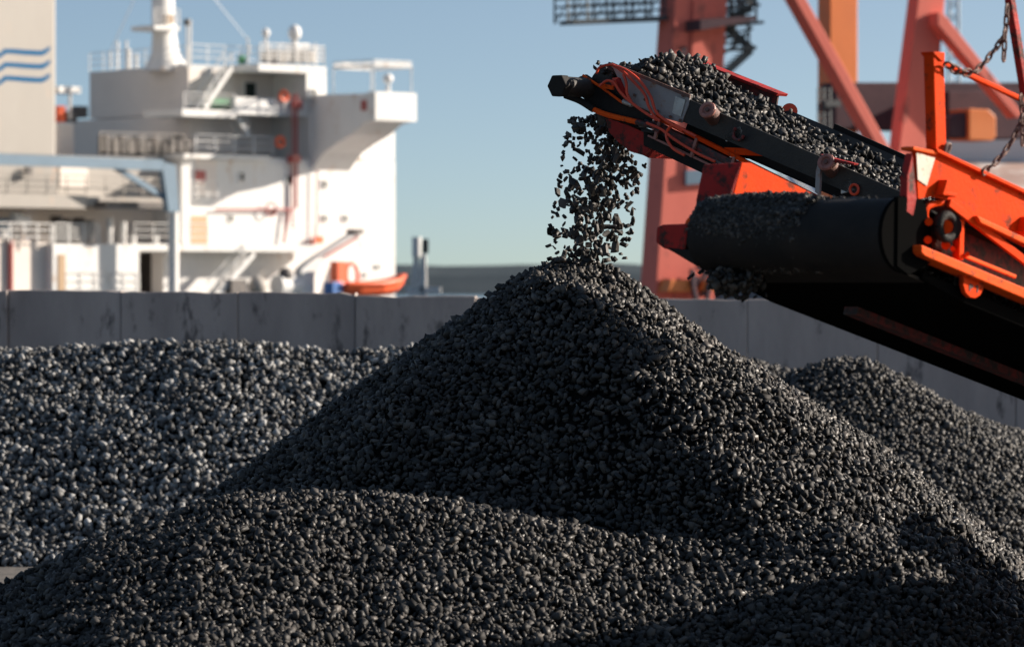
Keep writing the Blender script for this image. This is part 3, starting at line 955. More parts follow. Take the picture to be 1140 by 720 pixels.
def chain(px_pts, a, label, ends=()):
    pts = arc_pts([n2(x, y, a) for x, y in px_pts], 12)
    L = [0]
    for i in range(1, len(pts)): L.append(L[-1] + (pts[i] - pts[i - 1]).length)
    mb = MB()
    pitch, half, wid, r = 0.054, 0.034, 0.020, 0.0068
    n = int(L[-1] / pitch)
    for k in range(n + 1):
        s = k * pitch
        i = max(1, next((j for j in range(1, len(L)) if L[j] >= s), len(L) - 1))
        f = (s - L[i - 1]) / max(1e-6, L[i] - L[i - 1])
        p = pts[i - 1].lerp(pts[i], min(1, f))
        t = (pts[i] - pts[i - 1]).normalized()
        sd_ = t.cross(A2).normalized()
        if k % 2: sd_ = (A2 * 0.92 + sd_ * 0.38).normalized()
        else: sd_ = (sd_ * 0.95 + A2 * 0.3).normalized()
        loop = []
        for j in range(14):
            an = 2 * math.pi * j / 14
            ca, sa = math.cos(an), math.sin(an)
            loop.append(p + t * (half - wid) * (1 if ca > 0 else -1) * (1 if abs(ca) > 1e-6 else 0) + t * wid * ca + sd_ * wid * sa)
        loop.append(loop[0])
        mb.tube(loop, r, 6, cap=False)
    o = mb.build('chain', 'rust_steel', smooth=True)
    tag(o, label, 'chain')
    return o


chain([(1121, 12), (1119, 36), (1112, 49), (1103, 61), (1094, 72), (1086, 79), (1078, 81), (1066, 79), (1052, 70)], .03,
      'rusty chain sagging from the slanted post to the top of the orange post')
chain([(1118.5, 40), (1118, 56), (1117, 72)], .06, 'short loose chain end dangling straight down under the slanted post')
chain([(1137, 112), (1138, 130), (1129, 152), (1120, 167), (1109, 180), (1096, 191)], .03,
      'rusty chain hanging from the railing bar down to the side plate')
chain([(1139, 134), (1139, 146), (1138.5, 158)], .05, 'short loose chain tail hanging beside the lower rusty chain')

# coal caked on the wide drum
pts, szs = [], []
for layer in range(3):
    n = [5200, 5200, 2200][layer]
    u01 = 1 - np.sqrt(1 - rng.random(n) * 0.82)
    u01 = np.where(rng.random(n) < 0.5, u01, rng.random(n) * 0.55)
    a = -LEN2 + 0.01 + u01 * LEN2
    ang = R(-95) + rng.random(n) * R(260)             # right round the drum's front
    hump = np.interp(u01, [0, 0.05, 0.15, 0.3, 0.5, 0.7, 1], [0.0, 0.01, 0.015, 0.015, 0.008, -0.01, -0.03])
    k = np.clip(0.45 + 0.55 * np.sin(ang), 0, 1)
    lump = 0.022 * vnoise(a * 1.0, ang, 0.35)
    rr = PR + (hump + lump) * k * [0.5, 0.9, 1.2][layer] - 0.010
    t = -np.cos(ang - R(10)) * rr
    uu = np.sin(ang) * rr
    fade = np.clip((u01 - 0.45 + 0.3 * vnoise(a + 3, ang, 0.3)) * 2.6, 0, 1)
    keep = rng.random(n) > fade
    pw = np.array(R2)[None] + t[:, None] * np.array(D2) + a[:, None] * np.array(A2) + (uu - 0.02)[:, None] * np.array(U2)
    pts.append(pw[keep]); szs.append((0.007 + 0.012 * rng.random(n) ** 2)[keep])
# a wad hanging under the scraper
n = 420
v = rng.normal(size=(n, 3)) * np.array([0.075, 0.06, 0.03])
cw = np.array(L2(0.04, -LEN2 + 0.19, -0.265))
pts.append(cw[None] + v[:, :1] * np.array(A2) + v[:, 1:2] * np.array(D2) + v[:, 2:] * np.array(U2)); szs.append(0.010 + 0.014 * rng.random(n))
# heap carried on the belt behind the drum
n = 5200
t = rng.random(n) * 2.6
a = -LEN2 + 0.05 + rng.random(n) * (LEN2 - 0.35)
x = (a + LEN2) / LEN2
hh = 0.035 * np.clip(1 - (2.4 * x - 1) ** 2, 0, 1) * rng.random(n)
pw = np.array(R2)[None] + t[:, None] * np.array(D2) + a[:, None] * np.array(A2) + (PR - 0.03 + hh)[:, None] * np.array(U2)
pts.append(pw); szs.append(0.014 + 0.02 * rng.random(n) ** 1.5)
V, Fc = lumps_mesh(np.concatenate(pts), np.concatenate(szs))
o = tri_object('drum_coal', V, Fc, 'coal', tuple(R2))
tag(o, 'damp fine coal caked and heaped on the wide black drum', 'coal load', None, 'stuff')

# unseen machine at the conveyors' ends; its blocks are shaped to shade the pile
plant = thing('unseen_plant', (6.9, 25.1, 0), 'unseen orange screening machine on crawler tracks, its blocks shaped to shade the pile', 'machine')
MB().prism([(4.9, 22.5, 0.9), (8.9, 22.5, 0.9), (8.9, 22.5, 2.3), (7.9, 22.5, 2.6), (5.6, 22.5, 2.55), (4.8, 22.5, 2.5)], Vector((0, 2.2, 0))).build('screen_shade_block', 'orange_paint', plant, bevel=0.02)
MB().prism([(4.9, 24.702, 0.9), (8.9, 24.702, 0.9), (8.9, 24.702, 1.8), (5.2, 24.702, 2.0), (4.8, 24.702, 1.95)], Vector((0, 0.8, 0))).build('low_shade_block', 'orange_paint', plant, bevel=0.02)
MB().prism([(4.9, 25.504, 0.9), (8.9, 25.504, 0.9), (8.9, 25.504, 2.2), (5.2, 25.504, 2.45), (4.8, 25.504, 2.35)], Vector((0, 1.25, 0))).build('rear_shade_block', 'orange_paint', plant, bevel=0.02)
for y in (24.0, 25.7):
    P = [(4.8, y, 0.45), (5.1, y, 0.05), (9.0, y, 0.05), (9.3, y, 0.45), (9.0, y, 0.85), (5.1, y, 0.85)]
    MB().prism(P, Vector((0, 0.5, 0))).build('crawler_track', 'rubber', plant, bevel=0.06)
MB().box((5.4, 24.6, 0.5), (3.4, 0, 0), (0, 1.0, 0), (0, 0, 0.39)).build('chassis', 'dirty_red', plant, bevel=0.02)

# ------------------------------------------------------------------ the ship
TH = R(43)
SN = Vector((math.sin(TH), -math.cos(TH), 0))       # normal of the lit side
SP = Vector((math.cos(TH), math.sin(TH), 0))        # along that side, to the right and away
SO = at(345, 318, 265)
SO = Vector((SO.x, SO.y, 0))


def sA(px, py, n=0.0):
    return onpl(px, py, SO + SN * n, SN)


def sB(px, py, p):
    return onpl(px, py, SO + SP * p, SP)


def pc(px, n=0.0):
    return (sA(px, 318, n) - SO).dot(SP)


def nc(px, p):
    return (sB(px, 318, p) - SO).dot(SN)


def S3(p, n, z):
    return SO + SP * p + SN * n + Vector((0, 0, z))


def sbox(mb, p0, p1, n0, n1, z0, z1):
    return mb.box(S3(p0, n0, z0), SP * (p1 - p0), SN * (n1 - n0), Vector((0, 0, z1 - z0)))


def pbox(mb, x0, x1, y0, y1, n0, n1):
    """box whose sunlit face (plane n1) covers photo x0..x1, y0..y1"""
    a, b = sA(x0, y1, n1), sA(x1, y0, n1)
    return sbox(mb, (a - SO).dot(SP), (b - SO).dot(SP), n0, n1, a.z, sA(x0, y0, n1).z)


def rail(parent, pts, h=1.05, rails=3, gap=1.5, r=0.035, m='ship_white', down=True):
    """pts: base line points"""
    mb = MB()
    for k in range(rails):
        z = Vector((0, 0, h * (k + 1) / rails))
        mb.tube([p + z for p in pts], r, 4)
    for i in range(len(pts) - 1):
        L = (pts[i + 1] - pts[i]).length
        n = max(1, int(L / gap))
        for k in range(n + 1):
            p = pts[i].lerp(pts[i + 1], k / n)
            mb.tube([p, p + Vector((0, 0, h))], r, 4)
    return mb.build('railing', m, parent)


ship = thing('cargo_ship', (SO.x, SO.y, -2), 'large white cargo ship with blue waves on its funnel berthed behind the wall', 'ship')
hu = MB()
pr0, pr1 = pc(-420), pc(452)
hu.prism([S3(pr0, 3, 1.9), S3(pr1, 1.0, 1.9), S3(pr1, -14, 1.9), S3(pr1 - 3, -19, 1.9), S3(pr0, -19, 1.9)], Vector((0, 0, -4.6)))
hu.build('hull', 'hull_navy', ship)
dk = MB()
dk.prism([S3(pr0, 3.2, 1.92), S3(pr1, 1.2, 1.92), S3(pr1, -14, 1.92), S3(pr0, -19, 1.92)], Vector((0, 0, 0.12)))
dk.build('main_deck', 'ship_grey_shade', ship)

# accommodation block: the big sunlit wall on the right
ac = MB()
pbox(ac, 205, 440, 173, 331, -13, 0)
acc = ac.build('accommodation_block', 'ship_white', ship)
a2 = MB()
pbox(a2, 345, 439.5, 106, 176, -13, -0.02)
a2.build('upper_wall', 'ship_white', acc)


def win(px, py, w, h, n, parent, m='dark_glass', name='window'):
    mb = MB()
    pbox(mb, px - w / 2, px + w / 2, py - h / 2, py + h / 2, n, n + 0.06)
    o = mb.build(name, m, parent)
    fr = MB()
    t = 1.2
    for (x0, x1, y0, y1) in ((px - w / 2 - t, px - w / 2, py - h / 2 - t, py + h / 2 + t), (px + w / 2, px + w / 2 + t, py - h / 2 - t, py + h / 2 + t),
                             (px - w / 2, px + w / 2, py - h / 2 - t, py - h / 2), (px - w / 2, px + w / 2, py + h / 2, py + h / 2 + t)):
        pbox(fr, x0, x1, y0, y1, n, n + 0.1)
    fr.build('window_frame', 'ship_white', o)
    return o


for px_ in (258, 362, 385):
    win(px_, 243, 4, 6, 0, acc)
win(362, 205, 4, 7, 0, acc)
win(270, 197, 4, 9, 0, acc)
win(322, 200, 5, 9, 0, acc)
win(303, 236, 5, 6, 0, acc)
win(421, 297, 4, 4, 0, acc)
win(407, 306, 3, 4, 0, acc)

# bridge wing reaching out over the side
wp0, wp1 = pc(347), pc(389)
wn = nc(416, wp0)
print('wing length', wn)


def wz(px, py):
    return sB(px, py, wp0).z


zT = wz(345, 106)
wing = MB()
prf = [(-0.05, zT), (wn, wz(416, 104)), (wn, wz(416, 134)), (wn - 1.0, wz(410, 137)), (wn * 0.66, wz(392, 149)), (wn * 0.4, wz(374, 160)), (wn * 0.2, wz(360, 170)), (-0.05, wz(345, 190))]
wing.prism([S3(wp0, n, z) for n, z in prf], SP * (wp1 - wp0))
wg = wing.build('bridge_wing', 'ship_white', ship)
we = MB()
sbox(we, wp0 - 0.15, wp1 + 0.15, wn - 0.5, wn + 0.35, sA(416, 134, wn).z, sA(416, 104, wn).z + 0.1)
we.build('wing_end', 'ship_white', wg)
# wing-end dome, frame and red marker
dm = MB()
c = sA(432, 95, wn - 0.5)
dm.tube([S3((c - SO).dot(SP), wn - .5, sA(432, 104, wn).z), c], 0.16, 8)
dm.ball(sA(432, 88, wn - .5), 0.36)
dm.build('radar_dome', 'ship_white', wg, smooth=True)
fr = MB()
zt = sA(416, 73, wn).z
zb = sA(416, 104, wn).z
corners = [(wp0, wn), (wp1, wn), (wp1, wn - 4.2), (wp0, wn - 4.2)]
for i in range(4):
    p, n = corners[i]
    q_ = corners[(i + 1) % 4]
    fr.tube([S3(p, n, zb), S3(p, n, zt)], 0.045, 5)
    fr.tube([S3(p, n, zt), S3(*q_, zt)], 0.08, 5)
    fr.tube([S3(p, n, zt + .35), S3(*q_, zt + .35)], 0.05, 5)
for k in range(5):
    nn = wn - 4.2 * k / 4
    fr.tube([S3(wp0, nn, zt + .17), S3(wp1, nn, zt + .17)], 0.07, 5)
fr.build('awning_frame', 'ship_white', wg)
rm = MB()
p = sB(403, 112, wp0)
rm.box(p - SP * 0.12, SN * 1.4, Vector((0, 0, -0.7)), SP * 0.1)
rm.build('navigation_lamp_box', 'pipe_red', wg)

# shade-toned stern-side block on the left of the bridge (faces away from the sun)
bp = pc(212, -3)
n80, n75 = nc(100, bp), nc(82, bp)
gb = MB()
sbox(gb, bp, bp + 4.0, n80, -3.2, sB(150, 130, bp).z, sB(150, 77, bp).z)
gbo = gb.build('casing_block', 'ship_grey_shade', ship)
g2 = MB()
sbox(g2, bp - 0.12, bp + 4.0, n75, -3.0, sB(150, 173, bp).z, sB(150, 131, bp).z)
g2.build('lower_casing', 'ship_grey_shade', gbo)
rail(gbo, [S3(bp, n80, sB(150, 77, bp).z), S3(bp, -3.2, sB(150, 77, bp).z)], h=1.3)
for (x, y0, w_) in ((131, 48, 2.2), (141, 47, 2.0), (143, 57, 3.6), (123, 60, 2.0), (152, 62, 3)):
    mb = MB()
    a = sB(x, 77, bp + 1.0)
    b = sB(x, y0, bp + 1.0)
    mb.tube([a, b], w_ / 16.1 / 1.6, 8)
    mb.ball(b, w_ / 16.1 / 1.25, 8, 6)
    mb.build('vent_pipe', 'ship_white', gbo, smooth=True)

# bridge deck and wheelhouse
bh = MB()
pbox(bh, 212, 346, 76, 124, -11, -3.5)
bho = bh.build('bridge_house', 'ship_grey_shade', ship)
b1 = MB()
pbox(b1, 212, 346, 126, 173, -12.8, -4.2)
b1.build('lower_bridge_wall', 'ship_grey_shade', bho)
sl = MB()
pbox(sl, 203, 262, 121, 129, -4.5, -0.2)
pbox(sl, 262, 345, 108, 127, -0.7, -0.2)
pbox(sl, 262, 345, 122, 127, -4.2, -0.7)
sl.build('bridge_deck', 'ship_white', bho)
rf = MB()
pbox(rf, 288, 363, 71, 79, -11, 0.2)
pbox(rf, 341, 363, 79, 110, -6, 0.15)
rf.build('wheelhouse_roof', 'ship_white', bho)
lr = MB()
pbox(lr, 210, 288, 72, 77, -11, -3.2)
lr.build('side_roof', 'ship_white', bho)
win(279, 100, 12, 16, -3.5, bho)
win(325, 104, 13, 20, -3.5, bho)
win(339, 102, 5, 18, -3.5, bho)
win(350, 103, 4, 6, 0.15, bho)
mb = MB(); pbox(mb, 236, 258, 109, 120, -2.6, -1.2); mb.build('tarpaulin', 'green_tarp', bho)
mb = MB(); pbox(mb, 327, 337, 112, 121, -0.2, 0.1); mb.build('locker', 'pipe_red', bho)
mb = MB(); pbox(mb, 269, 274, 62, 71, -2.2, -1.8); mb.build('lamp_housing', 'green_tarp', bho)
rail(bho, [S3(pc(222), -.4, sA(266, 172).z), S3(pc(308), -.4, sA(266, 172).z)], h=1.25, r=.05)
rail(bho, [S3(pc(205, -.4), -.4, sA(240, 121).z), S3(pc(262, -.4), -.4, sA(240, 121).z)], h=1.0)
zr = sA(330, 71, 0).z
rail(bho, [S3(pc(290), 0, zr), S3(pc(361), 0, zr), S3(pc(361), -6, zr)], h=1.25, rails=4, gap=0.8, r=.05)
rail(bho, [S3(pc(212, -3.2), -3.2, sA(240, 72, -3.2).z), S3(pc(288, -3.2), -3.2, sA(240, 72, -3.2).z)], h=1.3, rails=3, gap=1.2)
for i in range(7):
    x = 297 + i * 8
    sc_ = MB()
    pbox(sc_, x, x + 5, 57, 70, -1.2 - (i % 2) * .8, -0.6 - (i % 2) * .8)
    sc_.build('roof_locker', 'ship_cream', bho)
# stairs
def stairs(x0, y0, x1, y1, n, parent, m='ship_white'):
    mb = MB()
    a, b = sA(x0, y0, n), sA(x1, y1, n)
    for o_ in (0, -0.9):
        mb.bar(a + SN * o_, b + SN * o_, 0.08, 0.3)
        mb.tube([a + SN * o_ + Vector((0, 0, 1)), b + SN * o_ + Vector((0, 0, 1))], 0.05, 5)
    k = 12
    for i in range(k + 1):
        p = a.lerp(b, i / k)
        mb.bar(p, p - SN * 0.9, 0.25, 0.05)
        if i % 3 == 0: mb.tube([p, p + Vector((0, 0, 1))], 0.04, 4)
    return mb.build('stairs', m, parent)


stairs(228, 121, 258, 76, -0.8, bho)
stairs(262, 126, 277, 150, -1.0, bho)
# masts and domes
mst = MB()
mz = [(188, 80, 30), (186, 72, 23), (184, 60, 15.5), (183, 40, 13.5), (182, 20, 13), (181, -20, 12), (180, -70, 10)]
pp = [sA(x, y, -6) for x, y, r_ in mz]
vs, fs = [], []
for (x, y, w_), p in zip(mz, pp):
    r_ = w_ / 16.1
    for k in range(12):
        a = 2 * math.pi * k / 12
        vs.append(p + SP * math.cos(a) * r_ * 1.1 + SN * math.sin(a) * r_ * 0.8)
for i in range(len(mz) - 1):
    for k in range(12):
        a, b = i * 12 + k, i * 12 + (k + 1) % 12
        fs.append((a, b, b + 12, a + 12))
fs.append(tuple(range(len(vs) - 12, len(vs))))
mst.add(vs, fs)
mso = mst.build('mast', 'ship_white', ship, smooth=True)
pl = MB(); pbox(pl, 172, 200, 28, 33, -7, -4.4); pl.build('mast_platform', 'ship_white', mso)
rail(mso, [S3(pc(172, -4.4), -4.4, sA(180, 28, -4.4).z), S3(pc(200, -4.4), -4.4, sA(180, 28, -4.4).z)], h=1.1, gap=.8)
mb = MB(); pbox(mb, 186, 194, 17, 26, -4.9, -4.5); mb.build('horn', 'tan_door', mso)
for (x, y0, y1, w_) in ((208, 24, 75, 2.0), (212, 22, 75, 2.4), (276, 42, 75, 1.8), (351, 48, 70, 1.8), (277, 50, 62, 3)):
    MB().tube([sA(x, y1, -3), sA(x, y0, -3)], w_ / 16.1 / 1.6, 6).build('antenna_post', 'ship_white', ship, smooth=True)
mb = MB().ball(sA(208, 25, -3), 0.25, 8, 6); mb.build('signal_lamp', 'dark_gear', ship, smooth=True)
for (x, y, r_, sz, yb) in ((328, 37, 7.0, 1.25, 60), (296, 37, 4.2, 1.25, 62)):
    mb = MB()
    mb.tube([sA(x, yb, -2), sA(x, y + 4, -2)], r_ / 16.1 * 0.45, 10)
    mb.build('dome_post', 'ship_white', ship, smooth=True)
    MB().ball(sA(x, y, -2), r_ / 16.1 * 1.05, 14, 10, sz).build('radar_dome', 'ship_white', ship, smooth=True)
mb = MB()
mb.tube([sA(312, 50, -2.2), sA(344, 50, -2.2)], 0.10, 6); mb.tube([sA(318, 54, -2.2), sA(340, 54, -2.2)], 0.08, 6)
mb.build('radar_scanner', 'ship_white', ship)
wr = MB()
wr.tube([sA(181, -70, -6), sA(122, 60, -9)], 0.035, 4)
wr.tube([sA(183, -70, -6), sA(276, 45, -3)], 0.03, 4)
wr.build('stay_wire', 'mast_pale', ship)

# funnel casing with three blue waves
FNN = 2.0
fu = MB()
pbox(fu, -95, 63, -75, 172, -9, FNN)
fun = fu.build('funnel', 'ship_cream', ship, bevel=0.25)
for y in (58, 73, 88):
    wv = MB()
    top = [(-6, y + 3), (0, y + 1.5), (5, y - 3.4), (14, y - 3.2), (30, y - 2.0), (45, y - 1.2), (49, y - 2.4), (56, y - 6.4)]
    bot = [(56, y - 2.6), (51, y + 2.2), (46, y + 4.2), (30, y + 3.4), (14, y + 2.0), (7, y + 1.6), (1, y + 6), (-6, y + 8)]
    wv.prism([sA(x, yy, FNN + .012) for x, yy in top + bot], -SN * 0.01)
    wv.build('wave_emblem', 'wave_blue', fun)
mb = MB()
pbox(mb, 30, 36, 186, 196, FNN, FNN + .3); mb.build('vent_cap', 'dark_gear', fun)
# left-hand lower deckhouse
dh = MB()
pbox(dh, -95, 64, 173, 214, -8, FNN - .2)
dho = dh.build('deckhouse', 'ship_cream', ship)
mb = MB(); pbox(mb, 64.5, 178, 173, 222, -8, -1.0); mb.build('side_deckhouse', 'ship_cream', dho)
mb = MB(); pbox(mb, 67, 98, 184, 208, -1.0, -0.9); mb.build('door_panel', 'ship_grey_shade', dho)
mb = MB(); pbox(mb, -95, 96, 214, 229, -8, 3.2); pbox(mb, 96.5, 182, 219, 229, -8, 2.4); mb.build('deck_slab', 'ship_cream', dho)
rail(dho, [S3(pc(-60, 3.1), 3.1, sA(20, 214, 3.1).z), S3(pc(96, 3.1), 3.1, sA(20, 214, 3.1).z), S3(pc(180, 2.3), 2.3, sA(150, 219, 2.3).z)], h=1.15, m='ship_cream')
mb = MB(); pbox(mb, -95, 205, 229, 331, -8, -3.5); mb.build('recessed_wall', 'ship_grey_shade', dho)
# equipment standing on the lower deck
eq = MB()
eq.tube([sA(14, 244, 1), sA(30, 247, 1)], 0.5, 12); eq.build('drum', 'ship_white', ship, smooth=True)
mb = MB(); pbox(mb, -4, 13, 243, 262, -1, 0.8); mb.build('winch', 'slate_blue', ship)
mb = MB(); pbox(mb, 27, 33, 266, 272, 0.6, 1.2); mb.build('crate', 'blue_gear', ship)
mb = MB()
for i in range(8): pbox(mb, 66 + i * 5, 69.5 + i * 5, 240 + (i * 7) % 11, 270, -0.8 - .2 * (i % 3), 0.2 - .2 * (i % 3))
pbox(mb, 62, 106, 252, 262, -1.5, -0.6)
mb.build('pipe_manifold', 'dark_gear', ship)
for x, y in ((122, 243), (137, 247), (148, 262), (173, 262), (4, 258)):
    MB().tube([sA(x, 272, 1.2), sA(x, y, 1.2)], 0.22, 8).build('vent_post', 'ship_white', ship, smooth=True)
rail(ship, [S3(pc(-20, 2.4), 2.4, sA(50, 271, 2.4).z), S3(pc(57, 2.4), 2.4, sA(50, 271, 2.4).z)], h=1.25, r=.06, gap=.9)
rail(ship, [S3(pc(60, 2.4), 2.4, sA(80, 271, 2.4).z), S3(pc(110, 2.4), 2.4, sA(80, 271, 2.4).z)], h=1.25, r=.06, gap=.9, rails=4)
bw = MB()
pbox(bw, 59, 155, 271, 331, 1.6, 2.5)
bwo = bw.build('bulwark', 'ship_white', ship)
bw = MB()
pbox(bw, -95, 58, 266, 331, 0.6, 1.8)
bw.build('lower_bulwark', 'ship_grey_shade', bwo)
mb = MB(); mb.tube([sA(12, 266, 2.0), sA(12, 331, 2.0)], 0.16, 8); mb.build('red_pipe', 'pipe_red', bwo, smooth=True)
mb = MB(); pbox(mb, 65, 73, 283, 324, 2.5, 2.56); mb.build('door', 'tan_door', bwo)
rail(ship, [S3(pc(75, 2.6), 2.6, sA(120, 331, 2.6).z), S3(pc(155, 2.6), 2.6, sA(120, 331, 2.6).z)], h=1.6, gap=1.1)
# centre deck slab, columns and recesses
mb = MB(); pbox(mb, 148, 352, 271.5, 279, -3, 2.2); pbox(mb, 146, 205, 283 - 11, 282 - 2, -3, 2.0)
cds = mb.build('boat_deck', 'ship_white', ship)
rail(cds, [S3(pc(150, 2.1), 2.1, sA(250, 271.5, 2.1).z), S3(pc(350, 2.1), 2.1, sA(250, 271.5, 2.1).z)], h=1.3, gap=1.4)
mb = MB(); pbox(mb, 202, 212, 184, 271, 0.0, 1.6); mb.build('column', 'ship_white', ship)
mb = MB(); pbox(mb, 157, 176, 283, 327, -3.5, -3.3); mb.build('dark_door', 'dark_gear', cds)
mb = MB(); pbox(mb, 182, 330, 280, 331, -1.2, 0.12); mb.build('lower_wall', 'ship_white', cds)
mb = MB(); pbox(mb, 213, 231, 240, 271, 0.03, 0.09); mb.build('door', 'tan_door', acc)
mb = MB(); pbox(mb, 218, 241, 178, 218, 0.03, 0.07); mb.build('door_recess', 'ship_grey_shade', acc)
mb = MB(); pbox(mb, 220, 229, 190, 203, 0.08, 0.3); mb.build('hose_box', 'pipe_red', acc)
rail(acc, [S3(pc(208, 1.2), 1.2, sA(225, 222, 1.2).z), S3(pc(243, 1.2), 1.2, sA(225, 222, 1.2).z)], h=1.2, gap=.8)
mb = MB(); pbox(mb, 205, 300, 171, 176, -4.2, 0.5); mb.build('wall_coping', 'ship_white', acc)
# red pipes
mb = MB()
mb.tube([sA(330, 105, .3), sA(330, 232, .3)], 0.10, 8)
mb.tube([sA(326, 105, .25), sA(326, 255, .25)], 0.07, 6)
mb.tube([sA(240, 233, .3), sA(327, 233, .3)], 0.08, 8)
mb.tube([sA(322, 234, .3), sA(316, 271, .3)], 0.10, 6)
mb.tube([sA(353, 190, .3), sA(352, 271, .3)], 0.05, 6)
pipe = mb.build('fire_main_pipe', 'pipe_red', acc, smooth=True)
MB().ring(sA(302, 233, .4), SN, 0.45, 0.06, 20, 6).build('valve_wheel', 'pipe_red', pipe, smooth=True)
mb = MB(); pbox(mb, 326, 335, 173, 181, 0.1, 0.7); mb.build('hose_box', 'pipe_red', acc)
mb = MB(); pbox(mb, 352, 360, 263, 271, 0.1, 0.6); mb.build('fire_box', 'safety_orange', acc)
# slate-blue provision crane
cr = MB()
a, b = sA(-40, 176, 5), sA(180, 184, 5)
cr.bar(a, b, 0.4, 0.70)
cr.prism([sA(180, 180, 5.2), sA(196, 184, 5.2), sA(200, 236, 5.2), sA(188, 236, 5.2)], -SN * 0.5)
cr.build('provision_crane', 'slate_blue', ship)
mb = MB(); mb.bar(sA(128, 186, 4.8), sA(186, 222, 4.8), 0.25, 0.35)
mb.build('crane_strut', 'slate_blue', ship)
mb = MB(); mb.tube([sA(193, 331, 4.6), sA(193, 233, 4.6)], 0.36, 14); mb.build('crane_pedestal', 'ship_white', ship, smooth=True)
mb = MB(); pbox(mb, 118, 183, 224, 231, 2.4, 3.6); mb.build('crane_rest', 'dark_gear', ship)
stuffs = MB()
for i in range(11):
    x = 118 + i * 9
    pbox(stuffs, x, x + 6, 150 + (i * 5) % 9, 172, -2.5, -1.6)
stuffs.build('mooring_gear', 'dark_gear', ship)
rail(ship, [S3(pc(112, -1), -1, sA(150, 172, -1).z), S3(pc(208, -1), -1, sA(150, 172, -1).z)], h=1.4, rails=4, gap=1.1, r=.035, m='ship_cream')
# small platform between the funnel and the casing
mb = MB(); pbox(mb, 66, 90, 96, 103, -9, -7); mb.tube([sA(78, 133, -8), sA(78, 100, -8)], 0.12, 6); mb.build('lamp_platform', 'ship_white', ship)
mb = MB(); pbox(mb, 66, 73, 118, 136, -9, -8); mb.build('signal_box', 'safety_orange', ship)
mb = MB(); pbox(mb, 74, 86, 124, 136, -9, -8); pbox(mb, 87, 98, 118, 131, -9.5, -8.5); mb.build('ventilator', 'dark_gear', ship)
mb = MB(); pbox(mb, 66, 82, 137, 173, -10, -7.5); mb.build('stair_tower', 'ship_grey_shade', ship)
# lower deck: stairs, winch and davit
stairs(240, 331, 283, 283, 2.6, ship)
wi = MB()
wi.tube([sA(308, 318, 2.4), sA(330, 318, 2.4)], 0.75, 12)
wi.build('winch', 'ship_white', ship, smooth=True)
MB().ball(sA(318, 306, 2.6), 0.5, 10, 8).build('winch', 'dark_gear', ship, smooth=True)
mb = MB(); pbox(mb, 258, 275, 311, 331, 2.2, 3.0); mb.build('locker', 'dark_gear', ship)
MB().ball(sA(287, 318, 2.4), 0.65, 10, 8).build('ventilator', 'ship_cream', ship, smooth=True)
dv = MB()
dv.prism([sA(336, 331, 3), sA(336, 300, 3), sA(345, 292, 3), sA(398, 258, 3), sA(405, 256, 3), sA(404, 260, 3), sA(356, 297, 3), sA(350, 306, 3), sA(350, 331, 3)], -SN * 0.8)
dvo = dv.build('davit', 'ship_white', ship)
mb = MB(); mb.tube([sA(362, 285, 3.1), sA(398, 264, 3.1)], 0.09, 6); mb.build('davit_wire', 'pipe_red', dvo)
mb = MB(); pbox(mb, 396, 405, 255, 260, 2.2, 3.2); mb.build('davit_head', 'dark_gear', dvo)
mb = MB(); mb.tube([sA(360, 331, 2.6), sA(368, 302, 2.6), sA(372, 331, 2.6)], 0.35, 8); mb.build('fairlead', 'ship_white', ship, smooth=True)

# lifebuoys
for (x, y, n, lab) in ((312, 158, 0.25, 'orange lifebuoy on the railing below the bridge windows'), (316, 107, 0.15, 'orange lifebuoy on the bridge front beside the doorway')):
    o = MB().ring(sA(x, y, n), SN, 0.32, 0.12, 20, 8).build('lifebuoy', 'safety_orange', smooth=True)
    tag(o, lab, 'lifebuoy')
# rescue boat
rb = thing('rescue_boat', tuple(sA(415, 331, 4)), 'orange rescue boat with raised bow hanging at the white ship side', 'boat')


def boat_sec(x, yk, yt, w_):
    k, t = sA(x, yk, 4.2), sA(x, yt, 4.2)
    c0 = k
    return [k, k + SN * w_ * 0.7 + (t - k) * 0.35, t + SN * w_, t - SN * w_, k - SN * w_ * 0.7 + (t - k) * 0.35]


secs = [boat_sec(380, 327, 316, 0.7), boat_sec(395, 330, 316, 1.0), boat_sec(420, 330, 315, 1.0), boat_sec(438, 328, 312, 0.7), boat_sec(449, 316, 307, 0.12)]
vs, fs = [], []
for s_ in secs: vs += s_
for i in range(len(secs) - 1):
    for k in range(5):
        a, b = i * 5 + k, i * 5 + (k + 1) % 5
        fs.append((a, b, b + 5, a + 5))
fs += [(0, 1, 2, 3, 4), tuple(range(len(vs) - 1, len(vs) - 6, -1))]
MB().add(vs, fs).build('hull', 'safety_orange', rb)
mb = MB()
mb.tube([secs[i][2] for i in range(5)], 0.16, 8); mb.tube([secs[i][3] for i in range(5)], 0.16, 8)
mb.build('fender', 'safety_orange', rb, smooth=True)
mb = MB(); pbox(mb, 376, 386, 291, 313, 3.8, 4.6); mb.build('console', 'safety_orange', rb)
mb = MB().tube(arc_pts([sA(386, 316, 4.2), sA(386, 298, 4.2), sA(392, 293, 4.2), sA(397, 300, 4.2), sA(398, 316, 4.2)]), 0.14, 8); mb.build('roll_bar', 'safety_orange', rb, smooth=True)
mb = MB(); pbox(mb, 371, 381, 314, 331, 3.6, 4.6); mb.build('engine_cover', 'blue_gear', rb)

# ------------------------------------------------------------------ beacon on the quay
Q = 222


def qa(x, y, dy=0): return at(x, y, Q + dy)


